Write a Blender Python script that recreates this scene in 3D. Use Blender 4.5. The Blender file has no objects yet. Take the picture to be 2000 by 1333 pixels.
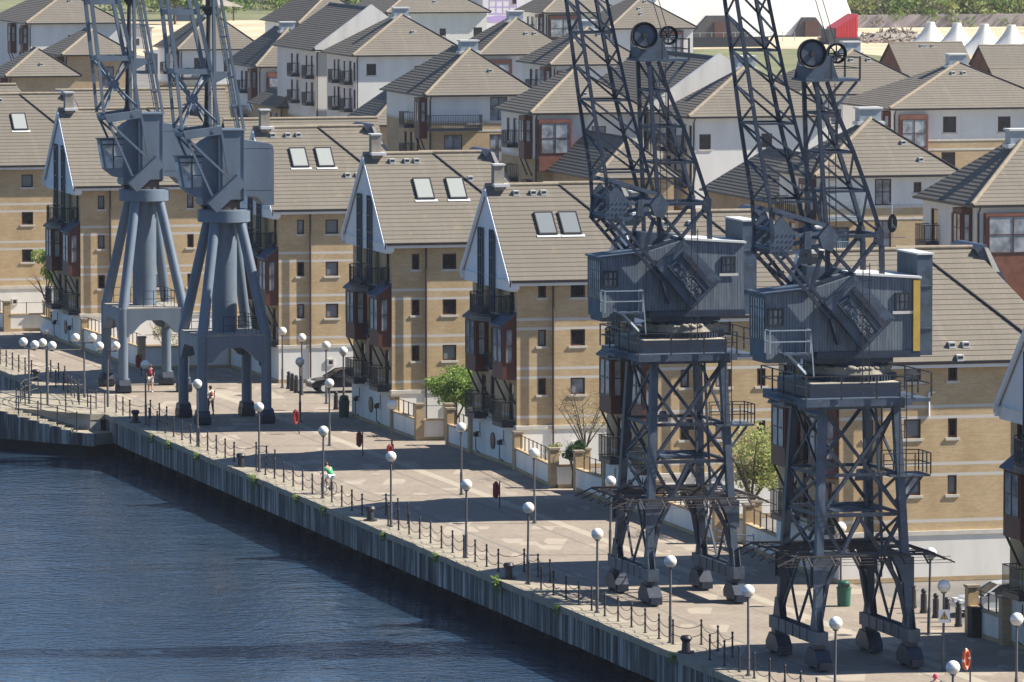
import bpy, math, random
from mathutils import Vector as V, Matrix
random.seed(7)
S = bpy.context.scene
COL = S.collection
R = math.radians
PI = math.pi

# ------------------------------------------------------------------ helpers
class MB:
    """collects faces and links them as ONE mesh object"""
    def __init__(s):
        s.v = []; s.f = []; s.m = []; s.uv = []; s.sm = []
    def poly(s, pts, mi=0, uv=None, sm=False):
        pts = [V(p) for p in pts]
        n = len(s.v); s.v += pts; s.f.append(list(range(n, n + len(pts)))); s.m.append(mi); s.sm.append(sm)
        if uv is None:
            nr = V((0, 0, 0))
            for i in range(1, len(pts) - 1):
                nr += (pts[i] - pts[0]).cross(pts[i + 1] - pts[0])
            if nr.length < 1e-12: nr = V((0, 0, 1))
            nr.normalize()
            if abs(nr.z) > .95:
                uv = [(p.x, p.y) for p in pts]
            else:
                t = V((-nr.y, nr.x, 0)).normalized(); w = nr.cross(t)
                uv = [(p.dot(t), p.dot(w)) for p in pts]
        s.uv.append(uv)
    def box(s, a, b, mi=0):
        x0, y0, z0 = a; x1, y1, z1 = b
        p = [(x0,y0,z0),(x1,y0,z0),(x1,y1,z0),(x0,y1,z0),(x0,y0,z1),(x1,y0,z1),(x1,y1,z1),(x0,y1,z1)]
        for q in ((0,3,2,1),(4,5,6,7),(0,1,5,4),(1,2,6,5),(2,3,7,6),(3,0,4,7)):
            s.poly([p[i] for i in q], mi)
    def beam(s, a, b, w=.1, h=None, up=(0,0,1), mi=0):
        a = V(a); b = V(b); h = w if h is None else h
        d = (b - a).normalized(); u = V(up)
        if abs(d.dot(u)) > .98: u = V((1, 0, 0))
        x = d.cross(u).normalized() * w / 2; y = x.cross(d).normalized() * h / 2
        p = [a-x-y, a+x-y, a+x+y, a-x+y, b-x-y, b+x-y, b+x+y, b-x+y]
        for q in ((0,3,2,1),(4,5,6,7),(0,1,5,4),(1,2,6,5),(2,3,7,6),(3,0,4,7)):
            s.poly([p[i] for i in q], mi)
    def tube(s, a, b, r=.05, r2=None, n=8, mi=0, caps=True):
        a = V(a); b = V(b); r2 = r if r2 is None else r2
        d = (b - a).normalized(); u = V((0,0,1)) if abs(d.z) < .95 else V((1,0,0))
        x = d.cross(u).normalized(); y = x.cross(d)
        k = len(s.v)
        for c, rr in ((a, r), (b, r2)):
            for i in range(n):
                t = 2*PI*i/n
                s.v.append(c + x*math.cos(t)*rr + y*math.sin(t)*rr)
        for i in range(n):
            j = (i+1) % n
            s.f.append([k+i, k+n+i, k+n+j, k+j]); s.m.append(mi); s.sm.append(True)
            s.uv.append([(i/n, 0), (i/n, 1), ((i+1)/n, 1), ((i+1)/n, 0)])
        if caps:
            A = [s.v[k+i].copy() for i in range(n)]; B = [s.v[k+n+i].copy() for i in range(n)]
            s.poly(A, mi, [(0, 0)]*n); s.poly(B[::-1], mi, [(0, 0)]*n)
    def path(s, pts, r, n=6, mi=0):
        for a, b in zip(pts, pts[1:]): s.tube(a, b, r, None, n, mi)
    def ball(s, c, r, n=16, k=10, mi=0, sc=(1,1,1), z0=-1., z1=1., mi2=None):
        c = V(c); base = len(s.v)
        for i in range(k+1):
            ph = -PI/2 + PI*i/k
            for j in range(n):
                th = 2*PI*j/n
                s.v.append(c + V((math.cos(ph)*math.cos(th)*r*sc[0], math.cos(ph)*math.sin(th)*r*sc[1], math.sin(ph)*r*sc[2])))
        for i in range(k):
            for j in range(n):
                q = (j+1) % n
                s.f.append([base+i*n+j, base+i*n+q, base+(i+1)*n+q, base+(i+1)*n+j])
                s.m.append(mi if mi2 is None or i >= k/2 else mi2); s.sm.append(True); s.uv.append([(0, 0)]*4)
    def prism(s, pts, lo, hi, axis='x', mi=0, side=None):
        """extrude a 2-D polygon (y,z for axis x; x,z for axis y; x,y for axis z)"""
        def P(q, t): return {'x': (t, q[0], q[1]), 'y': (q[0], t, q[1]), 'z': (q[0], q[1], t)}[axis]
        ar = sum(pts[i][0]*pts[(i+1) % len(pts)][1] - pts[(i+1) % len(pts)][0]*pts[i][1] for i in range(len(pts)))
        if (ar < 0) != (axis == 'y'): pts = pts[::-1]
        a = [P(q, lo) for q in pts]; b = [P(q, hi) for q in pts]
        s.poly(a[::-1], mi); s.poly(b, mi)
        for i in range(len(pts)):
            j = (i+1) % len(pts)
            s.poly([a[i], a[j], b[j], b[i]], mi if side is None else side)
    def mesh(s, name, mats):
        me = bpy.data.meshes.new(name)
        me.from_pydata([tuple(p) for p in s.v], [], s.f)
        for m in (mats if isinstance(mats, (list, tuple)) else [mats]): me.materials.append(m)
        me.polygons.foreach_set('material_index', s.m); me.polygons.foreach_set('use_smooth', s.sm)
        l = me.uv_layers.new(name='UVMap')
        l.data.foreach_set('uv', [c for f in s.uv for q in f for c in q])
        me.update()
        return me
    def build(s, name, mats, parent=None, loc=None):
        return put(name, s.mesh(name, mats), parent, loc)

def put(name, data, parent=None, loc=None, rz=0.):
    o = bpy.data.objects.new(name, data); COL.objects.link(o)
    if parent: o.parent = parent
    if loc is not None: o.location = loc
    if rz: o.rotation_euler = (0, 0, rz)
    return o
def tag(o, label, cat, group=None):
    o['label'] = label; o['category'] = cat
    if group: o['group'] = group
    return o
def thing(name, label, cat, loc=(0, 0, 0), rz=0., group=None):
    return tag(put(name, None, None, loc, rz), label, cat, group)
def struct(o, kind='structure'):
    o['kind'] = kind; return o
def dup(o, parent=None, loc=None):
    c = o.copy(); COL.objects.link(c)
    if parent: c.parent = parent
    if loc is not None: c.location = loc
    for ch in list(o.children): dup(ch, c)
    return c

# ------------------------------------------------------------------ materials
def mat(name, col, rough=.7, metal=0., spec=.5):
    m = bpy.data.materials.new(name); m.use_nodes = True
    b = m.node_tree.nodes['Principled BSDF']
    b.inputs['Base Color'].default_value = (*col, 1); b.inputs['Roughness'].default_value = rough
    b.inputs['Metallic'].default_value = metal; b.inputs['Specular IOR Level'].default_value = spec
    return m
class N:
    """tiny node-graph helper"""
    def __init__(s, m):
        s.t = m.node_tree; s.b = s.t.nodes['Principled BSDF']
    def n(s, typ, **kw):
        o = s.t.nodes.new(typ)
        for k, v in kw.items():
            if k in o.inputs.keys(): s.set(o.inputs[k], v)
            else: setattr(o, k, v)
        return o
    def set(s, inp, v):
        if hasattr(v, 'is_linked') or isinstance(v, bpy.types.NodeSocket): s.t.links.new(v, inp)
        else: inp.default_value = v
    def coord(s, which='Object', scale=(1, 1, 1), rot=(0, 0, 0)):
        c = s.n('ShaderNodeTexCoord'); mp = s.n('ShaderNodeMapping')
        s.t.links.new(c.outputs[which], mp.inputs[0]); mp.inputs['Scale'].default_value = scale; mp.inputs['Rotation'].default_value = rot
        return mp.outputs[0]
    def noise(s, vec, scale, detail=3, rough=.55):
        o = s.n('ShaderNodeTexNoise'); s.t.links.new(vec, o.inputs['Vector'])
        o.inputs['Scale'].default_value = scale; o.inputs['Detail'].default_value = detail; o.inputs['Roughness'].default_value = rough
        return o.outputs['Fac']
    def ramp(s, fac, stops):
        o = s.n('ShaderNodeValToRGB'); s.t.links.new(fac, o.inputs[0])
        e = o.color_ramp.elements
        while len(e) < len(stops): e.new(.5)
        for q, (p, c) in zip(e, stops): q.position = p; q.color = (*c, 1) if len(c) == 3 else c
        return o.outputs[0]
    def mix(s, fac, a, b, mode='MIX'):
        o = s.n('ShaderNodeMix'); o.data_type = 'RGBA'; o.blend_type = mode
        for i, v in ((0, fac), (6, a), (7, b)):
            if isinstance(v, bpy.types.NodeSocket): s.t.links.new(v, o.inputs[i])
            elif i == 0: o.inputs[0].default_value = v
            else: o.inputs[i].default_value = (*v, 1)
        return o.outputs[2]
    def math(s, op, a, b=0.):
        o = s.n('ShaderNodeMath'); o.operation = op
        for i, v in ((0, a), (1, b)):
            if isinstance(v, bpy.types.NodeSocket): s.t.links.new(v, o.inputs[i])
            else: o.inputs[i].default_value = v
        return o.outputs[0]
    def color(s, c): s.t.links.new(c, s.b.inputs['Base Color'])
    def bump(s, h, strength=.3, dist=.02):
        o = s.n('ShaderNodeBump'); o.inputs['Strength'].default_value = strength; o.inputs['Distance'].default_value = dist
        s.t.links.new(h, o.inputs['Height']); s.t.links.new(o.outputs[0], s.b.inputs['Normal'])

def weathered(name, col, var=.25, scale=1.2, rough=.7, dirt=None, stretch=(1, 1, 1), metal=0.):
    m = mat(name, col, rough, metal); g = N(m)
    v = g.coord('Object', stretch)
    f = g.noise(v, scale, 5, .6)
    lo = tuple(c*(1-var) for c in col) if dirt is None else dirt
    hi = tuple(min(1, c*(1+var*.7)) for c in col)
    g.color(g.ramp(f, [(.3, lo), (.5, col), (.72, hi)]))
    return m

def brick_mat(name, c1, c2, mortar, bands=()):
    m = mat(name, c1, .9, 0, .2); g = N(m)
    uv = g.coord('UV')
    b = g.n('ShaderNodeTexBrick'); g.t.links.new(uv, b.inputs['Vector'])
    b.inputs['Color1'].default_value = (*c1, 1); b.inputs['Color2'].default_value = (*c2, 1); b.inputs['Mortar'].default_value = (*mortar, 1)
    b.inputs['Scale'].default_value = 1.; b.inputs['Brick Width'].default_value = .225; b.inputs['Row Height'].default_value = .075
    b.inputs['Mortar Size'].default_value = .012
    ob = g.coord('Object')
    n = g.noise(ob, .6, 4, .65)
    c = g.mix(g.ramp(n, [(.3, (.5, .5, .5)), (.62, (0, 0, 0))]), b.outputs[0], (c1[0]*.6, c1[1]*.55, c1[2]*.5))
    n2 = g.noise(g.coord('Object', (1, 1, 7)), 1.3, 3)
    c = g.mix(g.ramp(n2, [(.5, (0, 0, 0)), (.8, (.45, .45, .45))]), c, (c1[0]*1.15, c1[1]*1.18, c1[2]*1.2))
    if bands:                                             # pale stone string courses set in the wall
        z = g.n('ShaderNodeSeparateXYZ'); g.t.links.new(ob, z.inputs[0])
        for zb in bands:
            d = g.math('ABSOLUTE', g.math('SUBTRACT', z.outputs[2], zb))
            c = g.mix(g.math('LESS_THAN', d, .075), c, (.60, .57, .52))
    g.color(c); g.bump(b.outputs['Fac'], .25, -.008)
    return m
BANDS = (8.3, 7.78, 5.58, 5.06, 2.88)
BRICK = brick_mat('yellow stock brick', (.60, .435, .235), (.50, .345, .175), (.54, .45, .32), BANDS)
BRICKP = brick_mat('plain yellow brick', (.53, .39, .22), (.44, .31, .165), (.47, .39, .28))
BRICKR = brick_mat('red brown brick', (.26, .085, .05), (.2, .065, .04), (.25, .17, .13))
RENDER = weathered('off white render', (.78, .755, .70), .12, .8, .85, stretch=(1, 1, .25))
CREAM = weathered('cream render', (.74, .725, .68), .10, .6, .85, stretch=(1, 1, .3))
STONE = weathered('pale cast stone', (.58, .55, .49), .15, 2.5, .85)
WHITEP = weathered('white board', (.80, .80, .80), .07, 1., .6)
def tile_mat(name, c, lich):
    m = mat(name, c, .9, 0, .25); g = N(m)
    uv = g.coord('UV')
    b = g.n('ShaderNodeTexBrick'); g.t.links.new(uv, b.inputs['Vector'])
    b.inputs['Color1'].default_value = (*[q*1.03 for q in c], 1); b.inputs['Color2'].default_value = (*[q*.96 for q in c], 1)
    b.inputs['Mortar'].default_value = (*[q*.86 for q in c], 1); b.inputs['Scale'].default_value = 1.
    b.inputs['Brick Width'].default_value = .3; b.inputs['Row Height'].default_value = .32; b.inputs['Mortar Size'].default_value = .012
    ob = g.coord('Object')
    n = g.noise(ob, .45, 5, .65)
    col = g.mix(g.ramp(n, [(.35, (.5, .5, .5)), (.62, (0, 0, 0))]), b.outputs[0], tuple(q*.80 for q in c))
    l = g.noise(ob, 1.6, 5, .7); l2 = g.noise(ob, .28, 2)
    lm = g.math('MULTIPLY', g.ramp(l, [(.60, (0, 0, 0)), (.72, (.8, .8, .8))]), g.ramp(l2, [(.52, (0, 0, 0)), (.66, (.8, .8, .8))]))
    col = g.mix(lm, col, lich)
    oi = g.n('ShaderNodeObjectInfo')
    col = g.mix(g.math('MULTIPLY', oi.outputs['Random'], .5), col, tuple(q*.76 for q in c))
    st = g.noise(g.coord('UV', (2.2, .12, 1)), 1., 4, .6)
    col = g.mix(g.ramp(st, [(.48, (0, 0, 0)), (.75, (.55, .55, .55))]), col, tuple(q*.78 for q in c))
    col = g.mix(g.ramp(g.noise(g.coord('UV', (1.1, .1, 1)), 1.3, 3), [(.55, (0, 0, 0)), (.8, (.4, .4, .4))]), col, tuple(q*1.25 for q in c))
    g.color(col)
    return m
TILE = tile_mat('brown grey concrete tile', (.205, .183, .150), (.42, .30, .12))
TILE2 = tile_mat('grey brown concrete tile', (.195, .175, .146), (.38, .32, .2))
RIDGE = weathered('ridge tile mortar', (.255, .215, .16), .2, 3, .9)
SLATE_SHADE = weathered('dark lead and shaded parapet', (.055, .07, .11), .2, 1.5, .5)  # lead on the bay roofs; on the rear parapets the dark tone paints shade
LEAD = weathered('grey lead cladding', (.30, .35, .39), .15, 2., .45)
LEADT = mat('pale lead cap', (.62, .63, .62), .5)
GUTTER = mat('black gutter', (.022, .018, .022), .45)
PIPE = mat('brown downpipe', (.06, .04, .035), .5)
TIMBER = weathered('dark red stained timber', (.105, .032, .022), .3, 2.5, .55, stretch=(3, 3, .5))
TIMBERB = weathered('red brown cladding', (.2, .075, .045), .3, 2., .6)
FRAME = mat('dark brown window frame', (.085, .038, .030), .5)
STEEL = mat('dark painted steel', (.02, .024, .034), .45)
def glass_mat(name, col, rough, spec=.6):
    m = mat(name, col, rough, 0, spec); g = N(m)
    n = g.noise(g.coord('Object'), 1.1, 2)
    g.color(g.ramp(n, [(.35, tuple(c*.5 for c in col)), (.65, tuple(c*1.3 for c in col))]))
    return m
GLASS = glass_mat('dark window glass', (.022, .022, .028), .06)
GLASSC = glass_mat('glass with net curtain', (.30, .33, .36), .12)
GLASSP = mat('porthole glass', (.012, .014, .018), .35, 0, .2)
GLASSB = mat('blue tinted glazing', (.10, .17, .22), .06, 0, .8)
GLASSD = mat('grey rooflight glass', (.20, .22, .23), .08, 0, .5)
GLASSL = mat('rooflight glass', (.34, .36, .34), .08, 0, .5)
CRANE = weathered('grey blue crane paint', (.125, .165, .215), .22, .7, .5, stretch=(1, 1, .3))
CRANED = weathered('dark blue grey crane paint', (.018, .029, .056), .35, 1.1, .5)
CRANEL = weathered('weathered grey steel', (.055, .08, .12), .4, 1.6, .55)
CHIM = weathered('grey brown chimney render', (.30, .265, .22), .2, 2., .9)
for m_ in (CRANE, CRANED, CRANEL):                     # rust runs and chipped paint
    g = N(m_); src = g.b.inputs['Base Color'].links[0].from_socket
    ru = g.noise(g.coord('Object', (2.2, 2.2, .5)), 1.6, 6, .7)
    c_ = g.mix(g.ramp(ru, [(.60, (0, 0, 0)), (.74, (.55, .55, .55))]), src, (.13, .075, .045))
    pl_ = g.noise(g.coord('Object', (1.5, 1.5, 1.5)), 4., 4, .6)
    g.color(g.mix(g.ramp(pl_, [(.62, (0, 0, 0)), (.72, (.35, .35, .35))]), c_, (.30, .33, .35)))
RUST = weathered('rusty steel mesh', (.05, .042, .042), .4, 3., .8)
def plank_mat():
    m = mat('grey blue boarding', (.12, .145, .17), .7); g = N(m)
    uv = g.coord('UV')
    b = g.n('ShaderNodeTexBrick'); g.t.links.new(uv, b.inputs['Vector'])
    b.offset = 0.; b.inputs['Scale'].default_value = 1.; b.inputs['Brick Width'].default_value = .13; b.inputs['Row Height'].default_value = 40.
    b.inputs['Mortar Size'].default_value = .012
    b.inputs['Color1'].default_value = (.12, .15, .19, 1); b.inputs['Color2'].default_value = (.088, .116, .155, 1); b.inputs['Mortar'].default_value = (.03, .04, .05, 1)
    n = g.noise(g.coord('Object', (6, 6, .7)), 1.5, 4)
    g.color(g.mix(g.ramp(n, [(.45, (0, 0, 0)), (.75, (.6, .6, .6))]), b.outputs[0], (.22, .245, .255)))
    g.bump(b.outputs['Fac'], .5, -.01)
    return m
PLANK = plank_mat()
YELLOW = weathered('yellow board', (.52, .34, .06), .2, 1.5, .6)
GLOBE = mat('opal globe', (.80, .79, .76), .25, 0, .5)
GLOBE_SHADE = mat('opal globe shaded half', (.62, .60, .55), .3, 0, .5)  # lower half tinted darker and warmer, standing for shade and ground bounce
POLE = weathered('dark grey lamp post paint', (.10, .10, .11), .2, 3, .5)
IRON = weathered('black iron', (.028, .026, .03), .3, 3, .5)
GREENP = weathered('green plastic', (.02, .105, .07), .2, 2, .45)
DGREEN = weathered('dark green iron', (.02, .06, .045), .2, 2, .5)
REDP = mat('red plastic', (.30, .03, .03), .5)
ORANGE = mat('orange life ring', (.55, .11, .035), .5)
RUBBER = mat('black rubber', (.015, .015, .016), .8)
BARK = weathered('bark', (.10, .08, .06), .3, 4, .9)
LEAFM = {}
def leaf(name, a, b):
    if name in LEAFM: return LEAFM[name]
    m = mat(name, a, .6, 0, .3); g = N(m)
    c = g.ramp(g.noise(g.coord('Object'), 2.2, 3), [(.3, a), (.7, b)])
    g.color(c)
    tr = g.n('ShaderNodeBsdfTranslucent'); g.t.links.new(c, tr.inputs[0])
    mx = g.n('ShaderNodeMixShader'); mx.inputs[0].default_value = .35
    out = g.t.nodes['Material Output']
    g.t.links.new(g.b.outputs[0], mx.inputs[1]); g.t.links.new(tr.outputs[0], mx.inputs[2]); g.t.links.new(mx.outputs[0], out.inputs[0])
    LEAFM[name] = m
    return m

# ------------------------------------------------------------------ camera, light, sky
cam = bpy.data.cameras.new('camera'); co = bpy.data.objects.new('camera', cam); COL.objects.link(co)
co.location = (400, -82.06, 36); co.rotation_euler = (R(90 - 4.4929), 0, R(90 - 15.2699))
cam.sensor_width = 36; cam.lens = 36 * 13000 / 2000; cam.clip_start = 5; cam.clip_end = 9000
S.camera = co
EL, AZ = R(43), R(12)            # sun: nearly abreast of the house flanks, from the land side
sd = V((math.cos(EL)*math.sin(AZ), math.cos(EL)*math.cos(AZ), math.sin(EL)))
sl = bpy.data.lights.new('sun', 'SUN'); sl.energy = 5.; sl.angle = R(.53); sl.color = (1., .93, .82)
so = bpy.data.objects.new('sun', sl); COL.objects.link(so); so.location = (0, 100, 200)
so.rotation_euler = sd.to_track_quat('Z', 'Y').to_euler()
W = bpy.data.worlds.new('World'); S.world = W; W.use_nodes = True
wt = W.node_tree; sky = wt.nodes.new('ShaderNodeTexSky'); sky.sky_type = 'NISHITA'; sky.sun_disc = False
sky.sun_elevation = EL; sky.sun_rotation = AZ; sky.air_density = 1.; sky.dust_density = .3; sky.ozone_density = 8.
bg = wt.nodes['Background']; wt.links.new(sky.outputs[0], bg.inputs[0]); bg.inputs[1].default_value = .062
vs = S.view_settings; vs.view_transform = 'Standard'; vs.look = 'None'; vs.exposure = 1.0; vs.gamma = 1
S.cycles.max_bounces = 6; S.cycles.diffuse_bounces = 3; S.cycles.glossy_bounces = 3; S.cycles.transmission_bounces = 2

# ------------------------------------------------------------------ ground and water
def sheet(name, pts, z, m, kind='structure'):
    b = MB(); b.poly([(x, y, z) for x, y in pts], 0, [(x, y) for x, y in pts]); return struct(b.build(name, m), kind)
wm = mat('dock water', (.022, .044, .078), .03, 0, .5); g = N(wm); g.b.inputs['IOR'].default_value = 1.33
w1 = g.noise(g.coord('Object', (1.3, 1., 1)), 1.6, 3, .55); w2 = g.noise(g.coord('Object', (.3, .22, 1)), 1., 2, .5)
w3 = g.noise(g.coord('Object', (.03, .05, 1)), 1., 4, .6)
hh = g.math('ADD', g.math('MULTIPLY', w1, g.ramp(w3, [(.38, (.3, .3, .3)), (.58, (1.15, 1.15, 1.15))])), g.math('MULTIPLY', w2, 1.2))
g.bump(hh, 1., .10)
sheet('water', [(-3000, -2500), (900, -2500), (900, 2.6), (-3000, 2.6)], -2.4, wm)

gm = mat('estate road', (.16, .15, .14), .9); g = N(gm); v = g.coord('Object')
g.color(g.ramp(g.noise(v, .22, 6, .7), [(.3, (.11, .105, .10)), (.5, (.17, .16, .145)), (.7, (.23, .21, .18))]))
sheet('ground', [(-3000, 1.25), (600, 1.25), (600, 3000), (-3000, 3000)], -.02, gm)

pm = mat('brick paving', (.3, .24, .2), .9); g = N(pm); v = g.coord('Object')
b1 = g.n('ShaderNodeTexBrick'); g.t.links.new(v, b1.inputs['Vector']); b1.inputs['Scale'].default_value = 1.
b1.inputs['Brick Width'].default_value = .42; b1.inputs['Row Height'].default_value = .21; b1.inputs['Mortar Size'].default_value = .012
b1.inputs['Color1'].default_value = (.285, .232, .182, 1); b1.inputs['Color2'].default_value = (.22, .176, .143, 1); b1.inputs['Mortar'].default_value = (.2, .17, .13, 1)
c = g.mix(g.ramp(g.noise(v, .35, 5, .65), [(.35, (.6, .6, .6)), (.65, (0, 0, 0))]), b1.outputs[0], (.30, .262, .205))
# relaid patches of paler pavers
b2 = g.n('ShaderNodeTexBrick'); g.t.links.new(g.coord('Object', (1, 1, 1), (0, 0, .35)), b2.inputs['Vector']); b2.inputs['Scale'].default_value = 1.
b2.inputs['Brick Width'].default_value = 2.6; b2.inputs['Row Height'].default_value = 1.1; b2.inputs['Mortar Size'].default_value = 0.; b2.offset = .37
b2.inputs['Color1'].default_value = (0, 0, 0, 1); b2.inputs['Color2'].default_value = (1, 1, 1, 1)
vz = g.n('ShaderNodeTexVoronoi'); g.t.links.new(g.coord('Object', (.30, .55, 1), (0, 0, .2)), vz.inputs['Vector']); vz.inputs['Scale'].default_value = 1.
vz.distance = 'CHEBYCHEV'; vz.inputs['Randomness'].default_value = .8
pal = g.math('MULTIPLY', g.ramp(b2.outputs[0], [(.72, (0, 0, 0)), (.76, (1, 1, 1))]), g.ramp(vz.outputs['Distance'], [(.42, (1, 1, 1)), (.44, (0, 0, 0))]))
c = g.mix(g.math('MULTIPLY', pal, .38), c, (.50, .44, .35))
sx = g.n('ShaderNodeSeparateXYZ'); g.t.links.new(v, sx.inputs[0])
for yy, ww, cc in ((3.95, .09, (.16, .15, .13)), (8.15, .09, (.16, .15, .13)), (9.6, .3, (.40, .36, .28))):     # crane rails, drain strip
    c = g.mix(g.math('MULTIPLY', g.math('LESS_THAN', g.math('ABSOLUTE', g.math('SUBTRACT', sx.outputs[1], yy)), ww), .7), c, cc)
g.color(c); g.bump(g.noise(v, 3., 3), .2, .02)
sheet('promenade', [(-900, 1.25), (420, 1.25), (420, 15.6), (-900, 15.6)], -.006, pm)

sm_ = mat('bare sandy ground', (.5, .4, .27), .95); g = N(sm_); v = g.coord('Object')
g.color(g.ramp(g.noise(v, .05, 6, .65), [(.32, (.36, .28, .18)), (.5, (.52, .42, .28)), (.68, (.60, .50, .36))]))
sheet('sandy_ground', [(-900, 130), (-430, 130), (-430, 245), (-540, 420), (-900, 420)], -.01, sm_)
gr = mat('rough grass', (.12, .16, .05), .95); g = N(gr); v = g.coord('Object')
g.color(g.ramp(g.noise(v, .12, 6, .7), [(.3, (.09, .10, .045)), (.5, (.15, .16, .07)), (.7, (.24, .22, .12))]))
sheet('grass_field', [(-612, 160), (-330, 120), (-300, 190), (-430, 240), (-592, 238)], 0.02, gr)
sheet('grass_strip', [(-900, 130), (-760, 130), (-760, 330), (-900, 330)], .02, gr)

# dock wall: coping slabs over hanging concrete panels, void shade black below
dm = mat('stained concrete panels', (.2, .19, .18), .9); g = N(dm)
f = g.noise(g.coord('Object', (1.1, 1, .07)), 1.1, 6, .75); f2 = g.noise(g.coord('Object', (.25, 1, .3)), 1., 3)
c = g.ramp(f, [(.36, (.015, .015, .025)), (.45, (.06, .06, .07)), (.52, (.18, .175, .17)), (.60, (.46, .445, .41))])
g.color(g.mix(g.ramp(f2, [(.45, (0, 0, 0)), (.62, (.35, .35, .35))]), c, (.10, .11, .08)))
cp = weathered('coping concrete', (.31, .275, .21), .3, .7, .9)
dk = mat('void shade black', (.012, .012, .014), .95)  # near-black colour paints in the deep shade under quay and stage
def dock_wall():
    t = thing('dock_wall', 'long stained concrete dock wall with pale coping along the water edge', 'dock wall', (0, 0, 0))
    b = MB(); x = -900.
    while x < 419:                                              # separate slabs, slightly uneven
        L = 2.4; y0 = -.06 + random.uniform(-.025, .025); zt = random.uniform(-.01, .012)
        b.box((x, y0, -.30), (x + L - .02, 1.3, zt), 0); x += L
    b.build('coping', cp, t)
    b = MB(); x = -900.
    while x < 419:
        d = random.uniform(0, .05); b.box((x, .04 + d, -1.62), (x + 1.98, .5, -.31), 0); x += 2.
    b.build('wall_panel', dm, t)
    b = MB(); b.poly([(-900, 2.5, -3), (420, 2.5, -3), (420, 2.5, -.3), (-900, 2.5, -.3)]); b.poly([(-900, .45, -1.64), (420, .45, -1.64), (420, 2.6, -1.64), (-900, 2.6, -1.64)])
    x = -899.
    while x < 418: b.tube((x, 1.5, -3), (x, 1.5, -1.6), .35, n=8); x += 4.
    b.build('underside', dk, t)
dock_wall()
# ------------------------------------------------------------------ building kit
def clip(poly, t0, t1):
    def half(ps, keep, t):
        out = []
        for i in range(len(ps)):
            a, b = ps[i], ps[(i+1) % len(ps)]
            ka, kb = keep(a[1]), keep(b[1])
            if ka: out.append(a)
            if ka != kb:
                k = (t - a[1]) / (b[1] - a[1]); out.append((a[0] + (b[0]-a[0])*k, t))
        return out
    p = half(poly, lambda q: q >= t0 - 1e-9, t0)
    return half(p, lambda q: q <= t1 + 1e-9, t1) if len(p) > 2 else []
def roof_plane(mb, pts, course=.33, lap=.022, mi=0):
    """lapped tile courses; the first edge of pts is the eave"""
    pts = [V(p) for p in pts]
    s = (pts[1] - pts[0]).normalized(); nr = V((0, 0, 0))
    for i in range(1, len(pts) - 1): nr += (pts[i]-pts[0]).cross(pts[i+1]-pts[0])
    nr.normalize()
    if nr.z < 0: nr = -nr; s = -s
    t = nr.cross(s); o = pts[0]
    q = [((p-o).dot(s), (p-o).dot(t)) for p in pts]
    top = max(a[1] for a in q); k = 0
    if sum(q[i][0]*q[(i+1) % len(q)][1] - q[(i+1) % len(q)][0]*q[i][1] for i in range(len(q))) < 0: q = q[::-1]
    n = max(1, round(top / course)); c = top / n
    ju = random.uniform(0, .3)
    for k in range(n):
        t0, t1 = k*c, (k+1)*c
        p = clip(q, t0, t1)
        if len(p) < 3: continue
        w = [o + s*a + t*b + nr*lap*(1 - (b-t0)/c) for a, b in p]
        mb.poly(w, mi, [(a + ju, b/c*.32) for a, b in p])
        lo = sorted(a for a, b in p if abs(b - t0) < 1e-6)
        if len(lo) >= 2:
            a, b = lo[0], lo[-1]; g0 = o + t*t0
            mb.poly([g0 + s*a, g0 + s*b, g0 + s*b + nr*lap, g0 + s*a + nr*lap], mi)
def FP(face, o, u, z, d=0.):
    """point on a facade: u along it, z up, d outwards"""
    return {'+x': (o[0] + d, o[1] + u, z), '-y': (o[0] + u, o[1] - d, z)}[face]
def wall(mb, face, o, u0, u1, z0, z1, holes=(), mi=0, dep=.12):
    us = sorted({u0, u1, *[h[0]-h[2]/2 for h in holes], *[h[0]+h[2]/2 for h in holes]})
    zs = sorted({z0, z1, *[h[1] for h in holes], *[h[1]+h[3] for h in holes]})
    us = [u for u in us if u0 <= u <= u1]; zs = [z for z in zs if z0 <= z <= z1]
    for a, b in zip(us, us[1:]):
        for c, d in zip(zs, zs[1:]):
            m, k = (a+b)/2, (c+d)/2
            if any(abs(m-h[0]) < h[2]/2 and h[1] < k < h[1]+h[3] for h in holes): continue
            mb.poly([FP(face, o, a, c), FP(face, o, b, c), FP(face, o, b, d), FP(face, o, a, d)], mi)
    for u, z, w, h in holes:
        a, b = u - w/2, u + w/2
        if not (u0 <= a and b <= u1 and z0 <= z and z+h <= z1): continue
        q = lambda uu, zz, d: FP(face, o, uu, zz, d)
        mb.poly([q(a, z, 0), q(a, z+h, 0), q(a, z+h, -dep), q(a, z, -dep)], mi)
        mb.poly([q(b, z, 0), q(b, z, -dep), q(b, z+h, -dep), q(b, z+h, 0)], mi)
        mb.poly([q(a, z, 0), q(a, z, -dep), q(b, z, -dep), q(b, z, 0)], mi)
        mb.poly([q(a, z+h, 0), q(b, z+h, 0), q(b, z+h, -dep), q(a, z+h, -dep)], mi)
WC = {}
ROT = {'+x': 0., '-y': -PI/2}
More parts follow.
